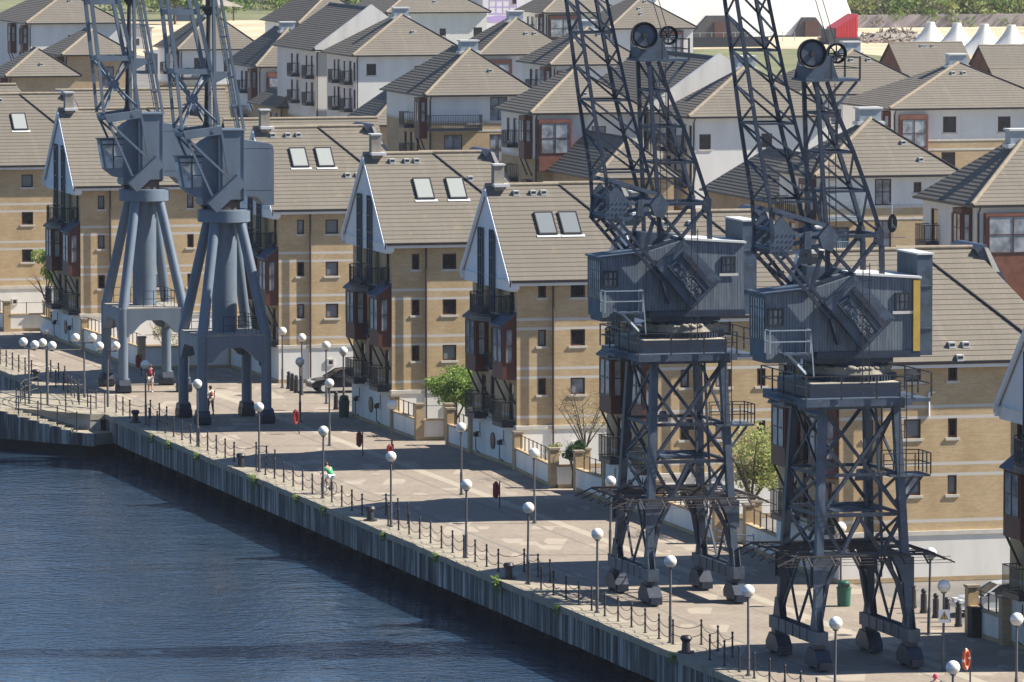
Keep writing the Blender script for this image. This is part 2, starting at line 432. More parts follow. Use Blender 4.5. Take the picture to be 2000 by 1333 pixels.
def window(parent, face, o, u, z, w, h, glass=None, cols=1, rows=1, sill=True, dep=.11, frame=FRAME):
    """glass pane (part) with its frame and sill (sub-parts); meshes are shared"""
    key = (round(w, 2), round(h, 2), glass.name if glass else None, cols, rows, sill, dep, frame.name)
    if key not in WC:
        g = MB(); g.poly([(-dep, -w/2, 0), (-dep, w/2, 0), (-dep, w/2, h), (-dep, -w/2, h)])
        f = MB(); t = .085; x0, x1 = -dep - .01, -dep + .055
        f.box((x0, -w/2, 0), (x1, -w/2 + t, h)); f.box((x0, w/2 - t, 0), (x1, w/2, h))
        f.box((x0, -w/2 + t, 0), (x1, w/2 - t, t)); f.box((x0, -w/2 + t, h - t), (x1, w/2 - t, h))
        for i in range(1, cols): f.box((x0, -w/2 + w*i/cols - .03, t), (x1 - .004, -w/2 + w*i/cols + .03, h - t))
        for i in range(1, rows): f.box((x0, -w/2 + t, h*i/rows - .03), (x1 - .008, w/2 - t, h*i/rows + .03))
        s = MB(); s.box((-dep + .056, -w/2 - .12, -.13), (.055, w/2 + .12, -.005))
        WC[key] = (g.mesh('window', glass or GLASS), f.mesh('frame', frame), s.mesh('sill', STONE) if sill else None)
    a, b, c = WC[key]
    wo = put('window', a, parent, FP(face, o, u, z), ROT[face])
    put('frame', b, wo)
    if c: put('sill', c, wo)
    return wo
def railing_mb(b, pts, h, step=.13, r=.011, post=.022, rails=(1., .08)):
    """metal balustrade along a polyline of floor points"""
    for a, c in zip(pts, pts[1:]):
        a, c = V(a), V(c); L = (c-a).length; n = max(1, round(L/step))
        for k in rails: b.beam(a + V((0, 0, h*k)), c + V((0, 0, h*k)), .045)
        for i in range(n+1):
            p = a + (c-a)*i/n; b.beam(p, p + V((0, 0, h)), post if i % 6 == 0 else r*2)
def balcony(parent, face, o, u0, u1, z, d, h=1.1, slab=.28, m=STEEL, bow=0.):
    b = MB()
    if bow:
        n = 6; pl = [(u0 + (u1-u0)*i/n, d - bow*(2*i/n - 1)**2) for i in range(n+1)]
    else: pl = [(u0, d), (u1, d)]
    out = [(u0, 0)] + pl + [(u1, 0)]
    lo = [V(FP(face, o, u, z - slab, dd)) for u, dd in out]; hi = [p + V((0, 0, slab)) for p in lo]
    b.poly(hi); b.poly(lo[::-1])
    for i in range(len(out)-1): b.poly([lo[i], lo[i+1], hi[i+1], hi[i]])
    bo = b.build('balcony', m, parent)
    r = MB(); railing_mb(r, [p for p in hi], h, .15, .013); r.build('railing', m, bo)
    return bo
def bay(parent, face, o, u0, u1, z0, z1, d, gz0, gz1, m=TIMBER, roof=.7, glass=GLASSC, cols=2, brackets=True):
    """boxed-out oriel: timber body > lean-to roof, panes, brackets"""
    b = MB(); q = lambda u, z, dd: FP(face, o, u, z, dd)
    def bx(mb, ua, ub, za, zb, da, db, mi=0):
        p, r = q(ua, za, da), q(ub, zb, db)
        mb.box([min(x, y) for x, y in zip(p, r)], [max(x, y) for x, y in zip(p, r)], mi)
    bx(b, u0, u1, z0, z1, .0, d); bo = b.build('bay_window', m, parent)
    g = MB(); f = MB(); um = (u0+u1)/2; w = u1-u0-.36
    bx(g, um-w/2, um+w/2, gz0, gz1, d-.02, d+.012)
    s0 = u1 if face == '-y' else u0                       # the flank the camera side shows
    e = 1 if face == '-y' else -1
    bx(g, s0 - e*.02, s0 + e*.012, gz0, gz1, d*.3, d*.78)
    g.build('pane', glass, bo)
    for i in range(cols+1):
        u = um - w/2 + w*i/cols; bx(f, u-.035, u+.035, gz0-.03, gz1+.03, d, d+.05)
    for k in (gz0, (gz0*.5+gz1*.5), gz1): bx(f, um-w/2, um+w/2, k-.03, k+.03, d, d+.045)
    for dd in (d*.3, d*.78): bx(f, s0, s0 + e*.045, gz0-.03, gz1+.03, dd-.03, dd+.03)
    for k in (gz0, gz0*.5+gz1*.5, gz1): bx(f, s0, s0 + e*.04, k-.03, k+.03, d*.3, d*.78)
    f.build('frame', FRAME, bo)
    if roof:
        r = MB(); a = [q(u0-.1, z1+roof, 0), q(u1+.1, z1+roof, 0), q(u1+.1, z1-.03, d+.16), q(u0-.1, z1-.03, d+.16)]
        lo = [V(p) - V((0, 0, .09)) for p in a]; r.poly(a); r.poly(lo[::-1])
        for i in range(4): r.poly([lo[i], lo[(i+1) % 4], a[(i+1) % 4], a[i]])
        c0 = [q(u0, z1, 0), q(u0, z1, d), q(u0, z1+roof-.1, 0)]; c1 = [q(u1, z1, 0), q(u1, z1, d), q(u1, z1+roof-.1, 0)]
        r.poly(c0, 1); r.poly(c1, 1)
        r.build('bay_roof', [SLATE_SHADE, m], bo)
    if brackets:
        for u in (u0+.12, u1-.12): k = MB(); k.beam(q(u, z0, d-.1), q(u, z0-1.35, .04), .1); k.build('bracket', STEEL, bo)
    return bo
def ridge_cap(parent, lines, m=RIDGE, r=.12):
    b = MB()
    for a, c in lines: b.tube(a, c, r, n=8)
    return b.build('ridge_cap', m, parent)
def roof_vents(parent, X, pts, pitch_n, m):
    for p in pts:
        b = MB(); p = V(p)
        b.box((p.x-.2, p.y-.16, p.z-.1), (p.x+.16, p.y+.16, p.z+.2), 0); b.box((p.x+.161, p.y-.12, p.z+.02), (p.x+.17, p.y+.12, p.z+.14), 1)
        b.build('roof_vent', [m, GUTTER], parent)

def lantern(parent, x, z):
    b = MB(); b.beam((x, -.065, z+.25), (x, -.35, z+.25), .06); b.box((x-.14, -.45, z-.02), (x+.14, -.2, z+.22))
    b.tube((x, -.33, z-.02), (x, -.33, z-.75), .03); b.tube((x, -.33, z-.75), (x, -.1, z-.95), .03); b.beam((x, -.08, z+.3), (x, -.08, z+.8), .05)
    b.build('wall_lantern', IRON, parent)

def front_house(label, X, Y, W=9.5, D=8.6, ze=11.1, zr=16.1, lights=((3.0, 2.2), (5.0, 2.2)), glaz=GLASSL, vents=(), rear=True, lean=True, frontal=True, cols=None, chim=True):
    t = thing('waterfront_house', label, 'house', (X, Y, 0), group='gabled brick houses facing the dock')
    # ---- brick walls with window openings
    side = cols if cols is not None else [(1.45, .46, .92, 1), (3.45, .84, .92, 1), (5.5, .46, .92, 1), (7.5, .84, .92, 1)]
    rows = [9.5, 6.8, 4.1]
    ho = [(u, z, w, h) for u, w, h, c in side for z in rows]
    fr = [(-W+1.25, 8.75, .8, 2.0), (-1.0, 8.75, .8, 2.0), (-W*.55, 5.3, .9, 2.2), (-W*.55, 2.6, .9, 2.2), (-W+2.4, 2.6, 1.1, 2.1), (-1.25, 2.6, 1.1, 2.1)]
    b = MB(); s = .20
    wall(b, '+x', (0, 0), 0, 2.1, 2.28, ze, [h for h in ho if h[0] < 2.1])
    wall(b, '+x', (s, 0), 2.1, D, 2.28, ze, [h for h in ho if h[0] > 2.1])
    b.poly([(0, 2.1, 2.28), (s, 2.1, 2.28), (s, 2.1, ze), (0, 2.1, ze)])
    wall(b, '-y', (0, 0), -W, 0, 2.28, ze, fr)
    b.poly([(-W, D, 2.28), (-W, 0, 2.28), (-W, 0, ze), (-W, D, ze)]); b.poly([(s, D, 2.28), (-W, D, 2.28), (-W, D, ze), (s, D, ze)])
    b.build('wall', BRICK, t)
    b = MB(); b.box((-W-.06, -.07, 0), (.26, D, 2.2)); b.box((-W-.10, -.12, 2.2), (.32, D, 2.40), 1)
    b.box((-W-.065, -.078, 0), (.265, D, .22), 2)
    pl = b.build('plinth', [RENDER, STONE, BRICKP], t)
    # portholes and lanterns on the rendered base
    b = MB(); b.tube((-W*.5, -.073, 1.15), (-W*.5, -.13, 1.15), .48, n=24, mi=1); b.tube((-W*.5, -.13, 1.15), (-W*.5, -.134, 1.15), .36, n=24, mi=0)
    b.build('porthole', [GLASSP, IRON], pl)
    for x in (-W*.80, -W*.26): lantern(pl, x, 1.15)
    b = MB(); b.box((.261, 3.1, 1.05), (.34, 3.55, 1.5), 0); b.box((.33, 3.2, 1.15), (.344, 3.45, 1.4), 1); b.build('duct_vent', [STONE, GUTTER], pl)
    for u, w, h, c in side:
        for z in rows:
            window(t, '+x', (0 if u < 2.1 else s, 0), u, z, w, h, random.choice([GLASS, GLASS, GLASSD, GLASSC]), c)
    for u, z, w, h in fr: window(t, '-y', (0, 0), u, z, w, h, GLASS, 1, 2)
    # ---- roof
    l, r, e = -W - .55, .56, D + .4
    mid = (l+r)/2; hw = (r-l)/2; yf = -.55; yh = e - hw
    b = MB()
    roof_plane(b, [(r, yf, ze), (r, e, ze), (mid, yh, zr), (mid, yf, zr)])
    roof_plane(b, [(l, e, ze), (l, yf, ze), (mid, yf, zr), (mid, yh, zr)])
    roof_plane(b, [(r, e, ze), (l, e, ze), (mid, yh, zr)])
    b.poly([(l, yf, ze-.03), (r, yf, ze-.03), (r, e, ze-.03), (l, e, ze-.03)], 1)
    rf = b.build('roof', [TILE, WHITEP], t)
    ridge_cap(rf, [((mid, yf, zr+.02), (mid, yh, zr+.02))])
    ridge_cap(rf, [((mid, yh, zr), (r, e, ze+.05)), ((mid, yh, zr), (l, e, ze+.05))], GUTTER, .085)
    sl = (ze - zr) / hw                                       # z falls by this per metre of +x
    nx, nz = -sl, 1.; ln = math.hypot(nx, nz); nx /= ln; nz /= ln
    for yy, dd in lights:                                     # rooflights in the lit slope
        q = MB()
        def sp(x, y, k): return (x + nx*k, y, zr + sl*(x-mid) + nz*k)
        x0, x1, y0, y1 = mid + dd - .56, mid + dd + .56, yy - .48, yy + .48
        for xa, xb, ya, yb in ((x0, x1, y0-.06, y0), (x0, x1, y1, y1+.06), (x0-.06, x0, y0-.06, y1+.06), (x1, x1+.07, y0-.06, y1+.06)):
            p = [sp(xa, ya, .13), sp(xb, ya, .13), sp(xb, yb, .13), sp(xa, yb, .13)]; lo = [V(v) - V((nx, 0, nz))*.2 for v in p]
            q.poly(p, 1)
            for i in range(4): q.poly([lo[i], lo[(i+1) % 4], p[(i+1) % 4], p[i]], 1)
        q.poly([sp(x0, y0, .11), sp(x1, y0, .11), sp(x1, y1, .11), sp(x0, y1, .11)], 0)
        q.poly([sp(x1+.07, y0-.2, .05), sp(x1+.2, y0-.2, .05), sp(x1+.2, y1+.2, .05), sp(x1+.07, y1+.2, .05)], 2)
        q.build('rooflight', [glaz, GUTTER, LEADT], rf)
    roof_vents(rf, X, [(mid + dd, yy, zr + sl*dd) for yy, dd in vents], sl, LEADT)
    if chim:
        b = MB(); b.box((mid-.31, -.1, zr-.9), (mid+.31, .48, zr+1.12), 0); b.box((mid-.37, -.16, zr+1.12), (mid+.37, .54, zr+1.21), 1)
        b.box((mid-.5, -.2, zr-.06), (mid+.75, .7, zr+.10), 1); b.build('chimney', [CHIM, LEADT], rf)
    b = MB(); b.box((r+.01, yf+.1, ze-.13), (r+.13, e, ze-.01), 0); b.box((r-.06, yf+.1, ze-.30), (r+.008, e, ze-.031), 1)
    gt = b.build('gutter', [GUTTER, WHITEP], t)
    b = MB(); b.tube((.33, 2.0, .3), (.33, 2.0, ze-.35), .055, mi=0); b.tube((.33, 2.0, ze-.35), (r, 2.0, ze-.1), .05); b.build('downpipe', PIPE, t)
    # ---- white gable panel, barge boards, tall glazing
    zb = ze - .62; k = (zr - ze) / hw
    b = MB(); b.prism([(l+.25, zb), (r-.3, zb), (r-.3, ze+.2), (mid, zr-.12), (l+.25, ze+.2)], -.42, -.02, 'y', 0)
    gp = b.build('gable_panel', WHITEP, t)
    b = MB()
    for x in (l, r):
        e1 = (x - mid)/abs(x - mid)
        b.prism([(x, ze-.02), (x, ze-.36), (mid, zr-.36), (mid, zr-.02)], -.62, -.50, 'y')
    b.box((l, -.56, ze-.5), (l+.3, .1, ze-.03)); b.box((r-.24, -.56, ze-.5), (r-.0, .0, ze-.031))
    b.build('barge_board', WHITEP, gp)
    if frontal:
        for x in (-W*.62, -W*.36):
            top = 13.7 if ze > 10.8 else 13.1
            wo = MB(); wo.box((x-.46, -.50, 8.5), (x+.46, -.43, top)); wo = wo.build('window', GLASSB, t)
            f = MB()
            for dx in (-.46, 0., .46): f.box((x+dx-.045, -.56, 8.5), (x+dx+.045, -.501, top))
            zz = 8.6
            while zz < top + .05: f.box((x-.5, -.57, zz-.04), (x+.5, -.502, zz+.04)); zz += .98
            f.build('frame', STEEL, wo)
        bay(t, '-y', (0, 0), -W+1.3, -W+3.5, 4.95, 8.0, .78, 5.9, 7.75)
        bay(t, '-y', (0, 0), -2.35, -.12, 4.95, 8.0, .78, 5.9, 7.75)
        balcony(t, '-y', (0, 0), -W+2.9, -2.3, 8.3, 1.35, 1.15, .3, STEEL, .5)
        for u in (-W+1.3, -2.35): balcony(t, '-y', (0, 0), u, u+2.1, 2.55, .8, 1.15, .26)
        for z in (5.25, 2.85): balcony(t, '-y', (0, 0), -W*.55-.6, -W*.55+.6, z, .3, .8, .1)
        balcony(t, '-y', (0, 0), -1.5, -.5, 8.75, .3, .8, .1)
    # ---- rear range: same ridge height, set back, ending in a parapet coloured dark for its shaded side
    if rear:
        yb = yh + 3.4; m2 = mid - 1.4
        b = MB(); wl, wr = l - 1., r - 1.9
        roof_plane(b, [(wr, yh-.5, ze), (wr, yb+3.6, ze), (m2, yb, zr-.05), (m2, yh-.5, zr-.05)])
        roof_plane(b, [(wl, yb+3.6, ze), (wl, yh-.5, ze), (m2, yh-.5, zr-.05), (m2, yb, zr-.05)])
        b.build('rear_roof', TILE, t); 
        b = MB(); b.box((wl+.4, D+.01, 0), (wr-.4, yb+9, ze-.03)); b.build('rear_wall', BRICKP, t)
        b = MB(); b.prism([(yb-.02, zr-.1), (yb+.3, zr+.12), (yb+.55, zr+.12), (yb+1.9, zr-2.2), (yb+1.2, zr-2.2)], m2-3.2, m2+.5, 'x', 0)
        b.prism([(yb+.42, zr-.0), (yb+.62, zr-.05), (yb+1.2, zr-1.2), (yb+.9, zr-1.2)], m2+.505, m2+.62, 'x', 1)  # pale strip painted for the sunlit end of the parapet
        b.build('rear_parapet', [SLATE_SHADE, STONE], t)
        b = MB(); b.tube((mid - 1.4, yh-.5, zr), (m2, yb, zr-.02), .11); b.build('ridge_cap', RIDGE, t)
    return t

DEFF = [('bay', 1.0, 2.7), ('w', 4.2, 1.0), ('balc', 5.4, 7.2), ('w', 8.4, 1.0)]
def hip_house(label, X, Y, Wy, Lx, ze=12.5, rise=3.5, dx=None, zc=8.7, side=(), front=None, turret=True, vents=((.42, .22), (.58, .22)), gable=False, brick=BRICKP, up=CREAM, tile=TILE2, z0=0., cap=True, rz=0.):
    """block under a hipped roof, ridge running away from the water; local origin is the eave corner nearest the viewer"""
    t = thing('estate_house', label, 'house', (X, Y, z0), rz, 'hip roofed houses of the estate')
    o = .45; dx = Wy/2 if dx is None else dx
    my = Wy/2; zr = ze + rise
    hs = []; hf = []
    for f in side:
        if f[0] == 'w': hs.append((f[1]-o, f[2], f[3], f[4]))
    b = MB(); Wd = Wy - 2*o; L2 = Lx - 2*o
    def stack(face, og, u0, u1, holes):
        for (za, zb, mi) in ((0., zc, 0), (zc, ze-.02, 1)):
            wall(b, face, og, u0, u1, za, zb, [h for h in holes if h[1] >= za and h[1]+h[3] <= zb], mi)
    stack('+x', (-o, o), 0, Wd, hs)
    ff = []
    for f in (DEFF if front is None else front):
        if f[0] == 'w' and f[1] < Lx - 1:
            z = ze - 2.6
            while z > 1.0: ff.append((-f[1]+o, z, f[2], 1.9)); z -= 2.72
        if f[0] == 'balc' and f[2] < Lx - .5:
            z = ze - 2.75
            while z > 2.0: ff.append((-(f[1]+f[2])/2 + o, z, 1.3, 2.1)); z -= 2.72
    ok = [h for h in ff if not (h[1] < zc < h[1] + h[3])]
    stack('-y', (-o, o), -L2, 0, ok)
    b.poly([(-o-L2, Wy-o, 0), (-o-L2, o, 0), (-o-L2, o, ze-.02), (-o-L2, Wy-o, ze-.02)], 1); b.poly([(-o, Wy-o, 0), (-o-L2, Wy-o, 0), (-o-L2, Wy-o, ze-.02), (-o, Wy-o, ze-.02)], 1)
    b.build('wall', [brick, up], t)
    if brick is not up:
        b = MB(); b.box((-o+.004, o-.03, zc-.09), (-o+.04, Wy-o+.03, zc+.09)); b.box((-o-L2, o-.04, zc-.09), (-o+.04, o-.004, zc+.09)); b.box((-o+.004, o-.03, zc-.85), (-o+.03, Wy-o, zc-.7)); b.build('string_course', STONE, t)
    # roof
    b = MB(); A = (-dx, my, zr); B = (-(Lx - my), my, zr) if Lx > my + dx else A
    if gable:
        A = (0, my, zr)
        roof_plane(b, [(-Lx, 0, ze), (0, 0, ze), A, (-Lx, my, zr)]); roof_plane(b, [(0, Wy, ze), (-Lx, Wy, ze), (-Lx, my, zr), A])
        B = (-Lx, my, zr)
    else:
        roof_plane(b, [(0, 0, ze), (0, Wy, ze), A])
        roof_plane(b, [(-Lx, 0, ze), (0, 0, ze), A, B] if B != A else [(-Lx, 0, ze), (0, 0, ze), A])
        roof_plane(b, [(0, Wy, ze), (-Lx, Wy, ze), B, A] if B != A else [(0, Wy, ze), (-Lx, Wy, ze), A])
        roof_plane(b, [(-Lx, Wy, ze), (-Lx, 0, ze), B])
    b.poly([(0, 0, ze-.01), (0, Wy, ze-.01), (-Lx, Wy, ze-.01), (-Lx, 0, ze-.01)], 1)
    rf = b.build('roof', [tile, WHITEP], t)
    if gable:
        b = MB(); b.prism([(o*.5, ze-.2), (Wy-o*.5, ze-.2), (Wy-o*.5, ze+.25), (my, zr+.35), (o*.5, ze+.25)], -o, .12, 'x'); b.build('parapet_gable', RENDER, t)
    else:
        ridge_cap(rf, [((0, 0, ze+.05), A)], RIDGE, .15); ridge_cap(rf, [((0, Wy, ze+.05), A)], GUTTER, .08)
    if B != A: ridge_cap(rf, [(A, B)], GUTTER, .1)
    if turret:
        b = MB(); x = A[0] - .55
        b.box((x-.5, my-.75, zr-.55), (x+.5, my+.75, zr+.6), 0); b.box((x-.6, my-.85, zr+.6), (x+.6, my+.85, zr+.72), 1); b.box((x-.45, my-.95, zr-.45), (x+.7, my+.95, zr-.22), 1)
        b.build('vent_turret', [LEAD, LEADT], rf)
    if not gable:
        roof_vents(rf, X, [(-dx*k, Wy*u, ze + rise*k) for u, k in [(u, 1-k) for u, k in vents]], 0, LEADT)
    b = MB(); b.box((.01, .05, ze-.14), (.12, Wy-.05, ze-.0)); b.box((-Lx+.05, -.12, ze-.14), (.12, -.01, ze-.0)); b.build('gutter', GUTTER, t)
    b = MB(); b.tube((-o+.08, o+.1, .2), (-o+.08, o+.1, ze-.5), .06); b.tube((-o+.08, o+.1, ze-.5), (.03, o+.1, ze-.1), .05); b.build('downpipe', GUTTER, t)
    # features
    for f in side:
        if f[0] == 'w': window(t, '+x', (-o, o), f[1]-o, f[2], f[3], f[4], f[5] if len(f) > 5 else GLASS, f[6] if len(f) > 6 else 1, f[7] if len(f) > 7 else 1)
        if f[0] == 'bay': bay(t, '+x', (-o, o), f[1]-o, f[2]-o, f[3], f[4], .5, f[5], f[6], f[7] if len(f) > 7 else TIMBERB, 0, GLASSC, 2, False)
        if f[0] == 'balc': balcony(t, '+x', (-o, o), f[1]-o, f[2]-o, f[3], .95, 1.1, .25, LEAD if len(f) > 4 else STEEL)
    for h in ok: window(t, '-y', (-o, o), h[0], h[1], h[2], h[3], random.choice([GLASS, GLASSC]), 1, 2)
    for f in (DEFF if front is None else front):
        if f[0] == 'bay' and f[2] < Lx - .5:
            bay(t, '-y', (-o, o), -f[2]+o, -f[1]+o, ze-3.7, ze-.25, .7, ze-2.3, ze-.6, TIMBER, 0, GLASSC, 2, True)
            if ze > 9: bay(t, '-y', (-o, o), -f[2]+o, -f[1]+o, ze-8.6, ze-5.4, .55, ze-7.4, ze-5.9, TIMBER, 0, GLASSC, 2, False)
        if f[0] == 'balc' and f[2] < Lx - .5:
            z = ze - 2.75
            for i in range(2): balcony(t, '-y', (-o, o), -f[2]+o, -f[1]+o, z, .9, 1.1, .25); z -= 2.72
    return t

# ------------------------------------------------------------------ the gabled houses along the promenade
front_house('tan gabled brick house at far left behind a small green tree, one square rooflight', -71., 6., lights=((4.3, 2.1),), vents=((3.2, .5),), ze=11.1, zr=16., D=9.6, cols=[(1.45, .46, .92, 1), (4.3, .84, .92, 1), (7., .46, .92, 1)])
front_house('gabled brick house directly behind the leftmost tubular crane', -43., 8.5, vents=((3.2, .9),), lights=(), ze=11.1, zr=16.1, D=10.5,
            cols=[(1.45, .46, .92, 1), (5.2, .84, .92, 1), (7.6, .46, .92, 1)])
front_house('gabled brick house with two pale rooflights right of the second tubular crane', -13., 15.25, lights=((2.0, 2.0), (3.7, 2.0)), vents=((.6, .55), (1.6, .55), (2.3, .55), (4.9, 3.2), (5.6, 3.2)))
front_house('gabled brick house with twin white rooflights behind the black parked car end', 21.3, 14., lights=((2.6, 2.15), (4.6, 2.15)), vents=((1.1, .5), (2.0, .5), (2.6, .5), (5.6, 1.6), (5.9, 3.7), (6.6, 3.7)))
front_house('gabled brick house with two touching dark rooflights, left of the lattice cranes', 45.5, 15., ze=10.5, zr=15.5, glaz=GLASSD, lights=((2.35, 2.2), (3.75, 2.2)), vents=((1.1, .5), (2.1, .5), (2.7, .5)))
front_house('gabled brick house half hidden behind the left lattice crane', 73.3, 14.9, ze=10.5, zr=15.5, lights=(), vents=((1.6, .6), (3.0, .6)))
F_HOUSE = front_house('gabled brick house with long lit side wall behind the right lattice crane', 103., 15., ze=10.45, zr=15.4, lights=(), D=10.2, vents=((4.4, 2.6), (5.6, 4.6), (6.3, 4.6), (5.8, 5.2)),
            cols=[(1.45, .46, .92, 1), (3.55, .84, .92, 1), (5.55, .46, .92, 1)])
front_house('gabled brick house cut off by the right edge of the picture', 136.5, 15., ze=10.5, zr=15.5, lights=((3.0, 2.2), (5.0, 2.2)), D=10.)

b = MB(); b.tube((.26, 4.35, 7.85), (.26, 4.35, 8.95), .055, n=8); b.tube((.26, 4.35, 8.95), (.26, 4.62, 9.0), .055, n=8)
b.build('flue_pipe', WHITEP, F_HOUSE)
# ------------------------------------------------------------------ estate houses behind
def W2(z=9.9, *us): return [('w', u, z, .95, 1.15) for u in us]
hip_house('tall white house with two small windows and vent turret, third roof row', -241.5, 76.7, 12.3, 13.2, rise=3.9, zc=5.6, dx=4.5,
          side=[('w', 2.0, 10.5, 1.0, 1.15), ('w', 6.8, 10.5, .7, .9)], front=[('w', 1.2, .9), ('balc', 1.9, 3.7), ('w', 5.4, .7), ('balc', 6.8, 8.6), ('w', 9.5, .8)], vents=((.55, .45),))
hip_house('white house with parapet gable attached left of the tall white house', -255.6, 76.0, 12.3, 18., ze=12.6, rise=4.2, zc=5.6, gable=True, front=[('balc', 1.2, 3.0), ('w', 4.6, .8), ('balc', 7.5, 9.4), ('w', 11, .9)], turret=False)
hip_house('wide white house with two high windows at the top, left of the purple painted building', -382.6, 115.8, 13.2, 20., zc=4., rise=3.9, turret=False, vents=((.5, .7),), side=[('w', 7.2, 9.6, .8, .9), ('w', 11.6, 9.3, 1.1, 1.3)])
hip_house('narrow house with a brown bay under its hip, left of the white pair', -285.5, 77., 9., 15., ze=9.8, rise=3.9, zc=5., dx=4., side=[('bay', 1.3, 3.9, 4.9, 9.2, 6.6, 8.7)], vents=())
hip_house('cream topped house with a corner balcony in the centre', -147.3, 59.7, 10.2, 15.5, rise=3.8, zc=10.2, dx=4.4, vents=((.62, .5),),
          side=[('w', 4.5, 8.0+2.1, 1.1, 2.1, GLASSC, 2), ('balc', .3, 4.9, 9.7), ('w', 2.6, 9.75, 1.6, 2.3, GLASSC, 2), ('w', 2.6, 6.6, 1.6, 2.5, GLASSC, 2), ('w', 6.6, 9.3+.9, 1.5, 2.1, GLASSC, 2, 2), ('w', 6.6, 6.6, 1.6, 2.5, GLASSC, 2, 2), ('balc', 1.8, 3.6, 6.5), ('w', 2.6, 3.6, 1.5, 2.2, GLASSC, 2), ('w', 6.6, 3.6, 1.5, 2.2, GLASSC, 2)])
hip_house('house with a big brown bay window, left of the left lattice jib', -111.8, 59.2, 10., 11., rise=3.4, zc=8.9, dx=4.5, turret=False, vents=((.5, .6),),
          side=[('bay', .7, 3.4, 7.9, 12.0, 9.3, 11.7), ('w', 5.8, 9.6, 1.2, 1.8, GLASSC, 2)])
hip_house('cream house with small dark windows behind the left sheave tower', -212.5, 88.9, 10., 12., rise=3.4, zc=6., dx=4.4, side=[('bay', .8, 2.4, 8.5, 11.9, 9.3, 11.5, TIMBER), ('w', 4.3, 9.8, .9, 1.2), ('w', 7.8, 9.8, 1.1, 1.4, GLASSC)])
hip_house('house with a metal vent turret and two roof vents, upper centre', -240.9, 89.5, 10., 12., rise=3.5, dx=4.2, zc=9.2, vents=((.55, .45), (.64, .45)), side=[('bay', .7, 3.4, 8.6, 12., 9.4, 11.6, TIMBER), ('w', 6, 10, 1, 1.2)])
hip_house('house with brown bays at its right end, beside the big tent', -316.8, 124.9, 10.4, 14., rise=3.3, dx=4.8, zc=7., turret=False, vents=((.42, .55), (.42, .38), (.52, .15)), side=[('bay', 6.3, 8.7, 6., 12.2, 8.8, 11.8, TIMBER), ('w', 3.2, 10., 1.2, 1.5, GLASSC)])
hip_house('house with a brown bay at the top beyond the vent turret house', -377.6, 134.1, 10., 13., rise=3.3, zc=7., turret=False, side=[('bay', .8, 4.4, 8.4, 12.2, 9.5, 11.7, TIMBER), ('w', 6.2, 9.8, 1.0, 1.3)])
hip_house('white house with square windows between the two lattice cranes', -102.3, 69.5, 12.4, 9., rise=3.9, zc=5.2, dx=4.6, vents=(), side=[('w', 1.5, 9.9, .95, 1.2), ('w', 6.6, 10., .9, 1.1)], front=[('w', 1., .8), ('balc', 1.9, 3.6), ('w', 5.2, .7), ('balc', 6.2, 7.9)])
hip_house('white house with parapet gable behind the left sheave tower', -111.9, 68.8, 12.4, 22., ze=12.7, rise=4.1, zc=5.2, gable=True, turret=False, front=[('balc', 1.2, 3.0), ('w', 4.6, .8), ('balc', 7.5, 9.4), ('w', 11, .9)])
hip_house('house with an orange stained hip and two vents behind the right sheave tower', -140.9, 91., 12.8, 14., rise=3.6, dx=5., zc=6.5, side=[('w', 3.4, 9.9, 1.0, 1.3, GLASSC), ('w', 8.2, 9.9, 1., 1.3)], vents=((.46, .25), (.58, .25)))
hip_house('wide cream house with two windows and brown bay, right of the right sheave tower', -112.2, 89.5, 15.4, 14., rise=3.5, dx=5.3, zc=9.9, side=[('bay', .9, 3.3, 7.6, 12., 9.4, 11.6), ('w', 5.3, 10.5, 1.15, 1.3), ('w', 10.0, 10.5, 1.1, 1.25), ('w', 5.2, 7.4, 1.2, 1.5), ('w', 9.9, 7.4, 1.2, 1.5), ('w', 5.2, 4.5, 1.2, 1.5), ('w', 9.9, 4.5, 1.2, 1.5), ('bay', 12.2, 14.6, 4.6, 12., 9.4, 11.6)], vents=((.44, .25), (.5, .25)))
hip_house('pyramid roofed house with lead turret right of the right lattice jib', -16.6, 52.3, 10.4, 9.5, rise=3.6, dx=4., zc=10.4, vents=((.66, .45), (.74, .75)),
          side=[('w', 1.8, 9.9, 1.5, 1.9, GLASSB, 2), ('balc', .7, 3.2, 9.8, 1), ('w', 4.9, 9.75+.75, 1.15, 1.75, GLASSC, 2, 2), ('w', 7.3, 11.3, .55, .7), ('w', 4.9, 7.2, 1.15, 2.3, GLASSC, 2, 2), ('w', 1.8, 7.2, 1.5, 1.9, GLASSB, 2), ('balc', .7, 3.2, 7.1, 1), ('w', 4.9, 4.4, 1.15, 2., GLASSC, 2, 2)])
hip_house('house with red brown clad bay and satellite dish at the right edge', 17.4, 51.4, 9.5, 11., rise=3.7, dx=4.3, zc=9.6, vents=(), side=[('bay', .9, 4.4, 2.0, 12., 9.6, 11.8)], front=[('bay', 1.2, 2.9), ('w', 4.8, .8), ('balc', 7.4, 9.4)])
hip_house('white house at the top left corner of the picture', -352.4, 65.5, 11.6, 22., rise=3.4, dx=5., zc=3., turret=False, vents=((.5, .3),), side=[('w', 5.5, 9.9, 1., 1.2)], front=[('bay', .9, 2.2), ('w', 3.5, 1.2), ('w', 6, 1.2), ('bay', 8, 10)])
hip_house('brick house below the top left white house, its roof crossed by a jib', -250.5, 49.1, 7.6, 11., rise=2.4, dx=3.4, zc=12.4, turret=False, vents=(), side=[('w', 4.8, 8.9, 1.2, 2.4, GLASSC, 2, 2)], up=BRICKP)
hip_house('low house with dark rear parapet at the left edge', -236., 40.6, 7.6, 9., ze=11., rise=2.6, dx=3., zc=10.9, turret=False, vents=((.5, .6),), up=BRICKP, side=[])
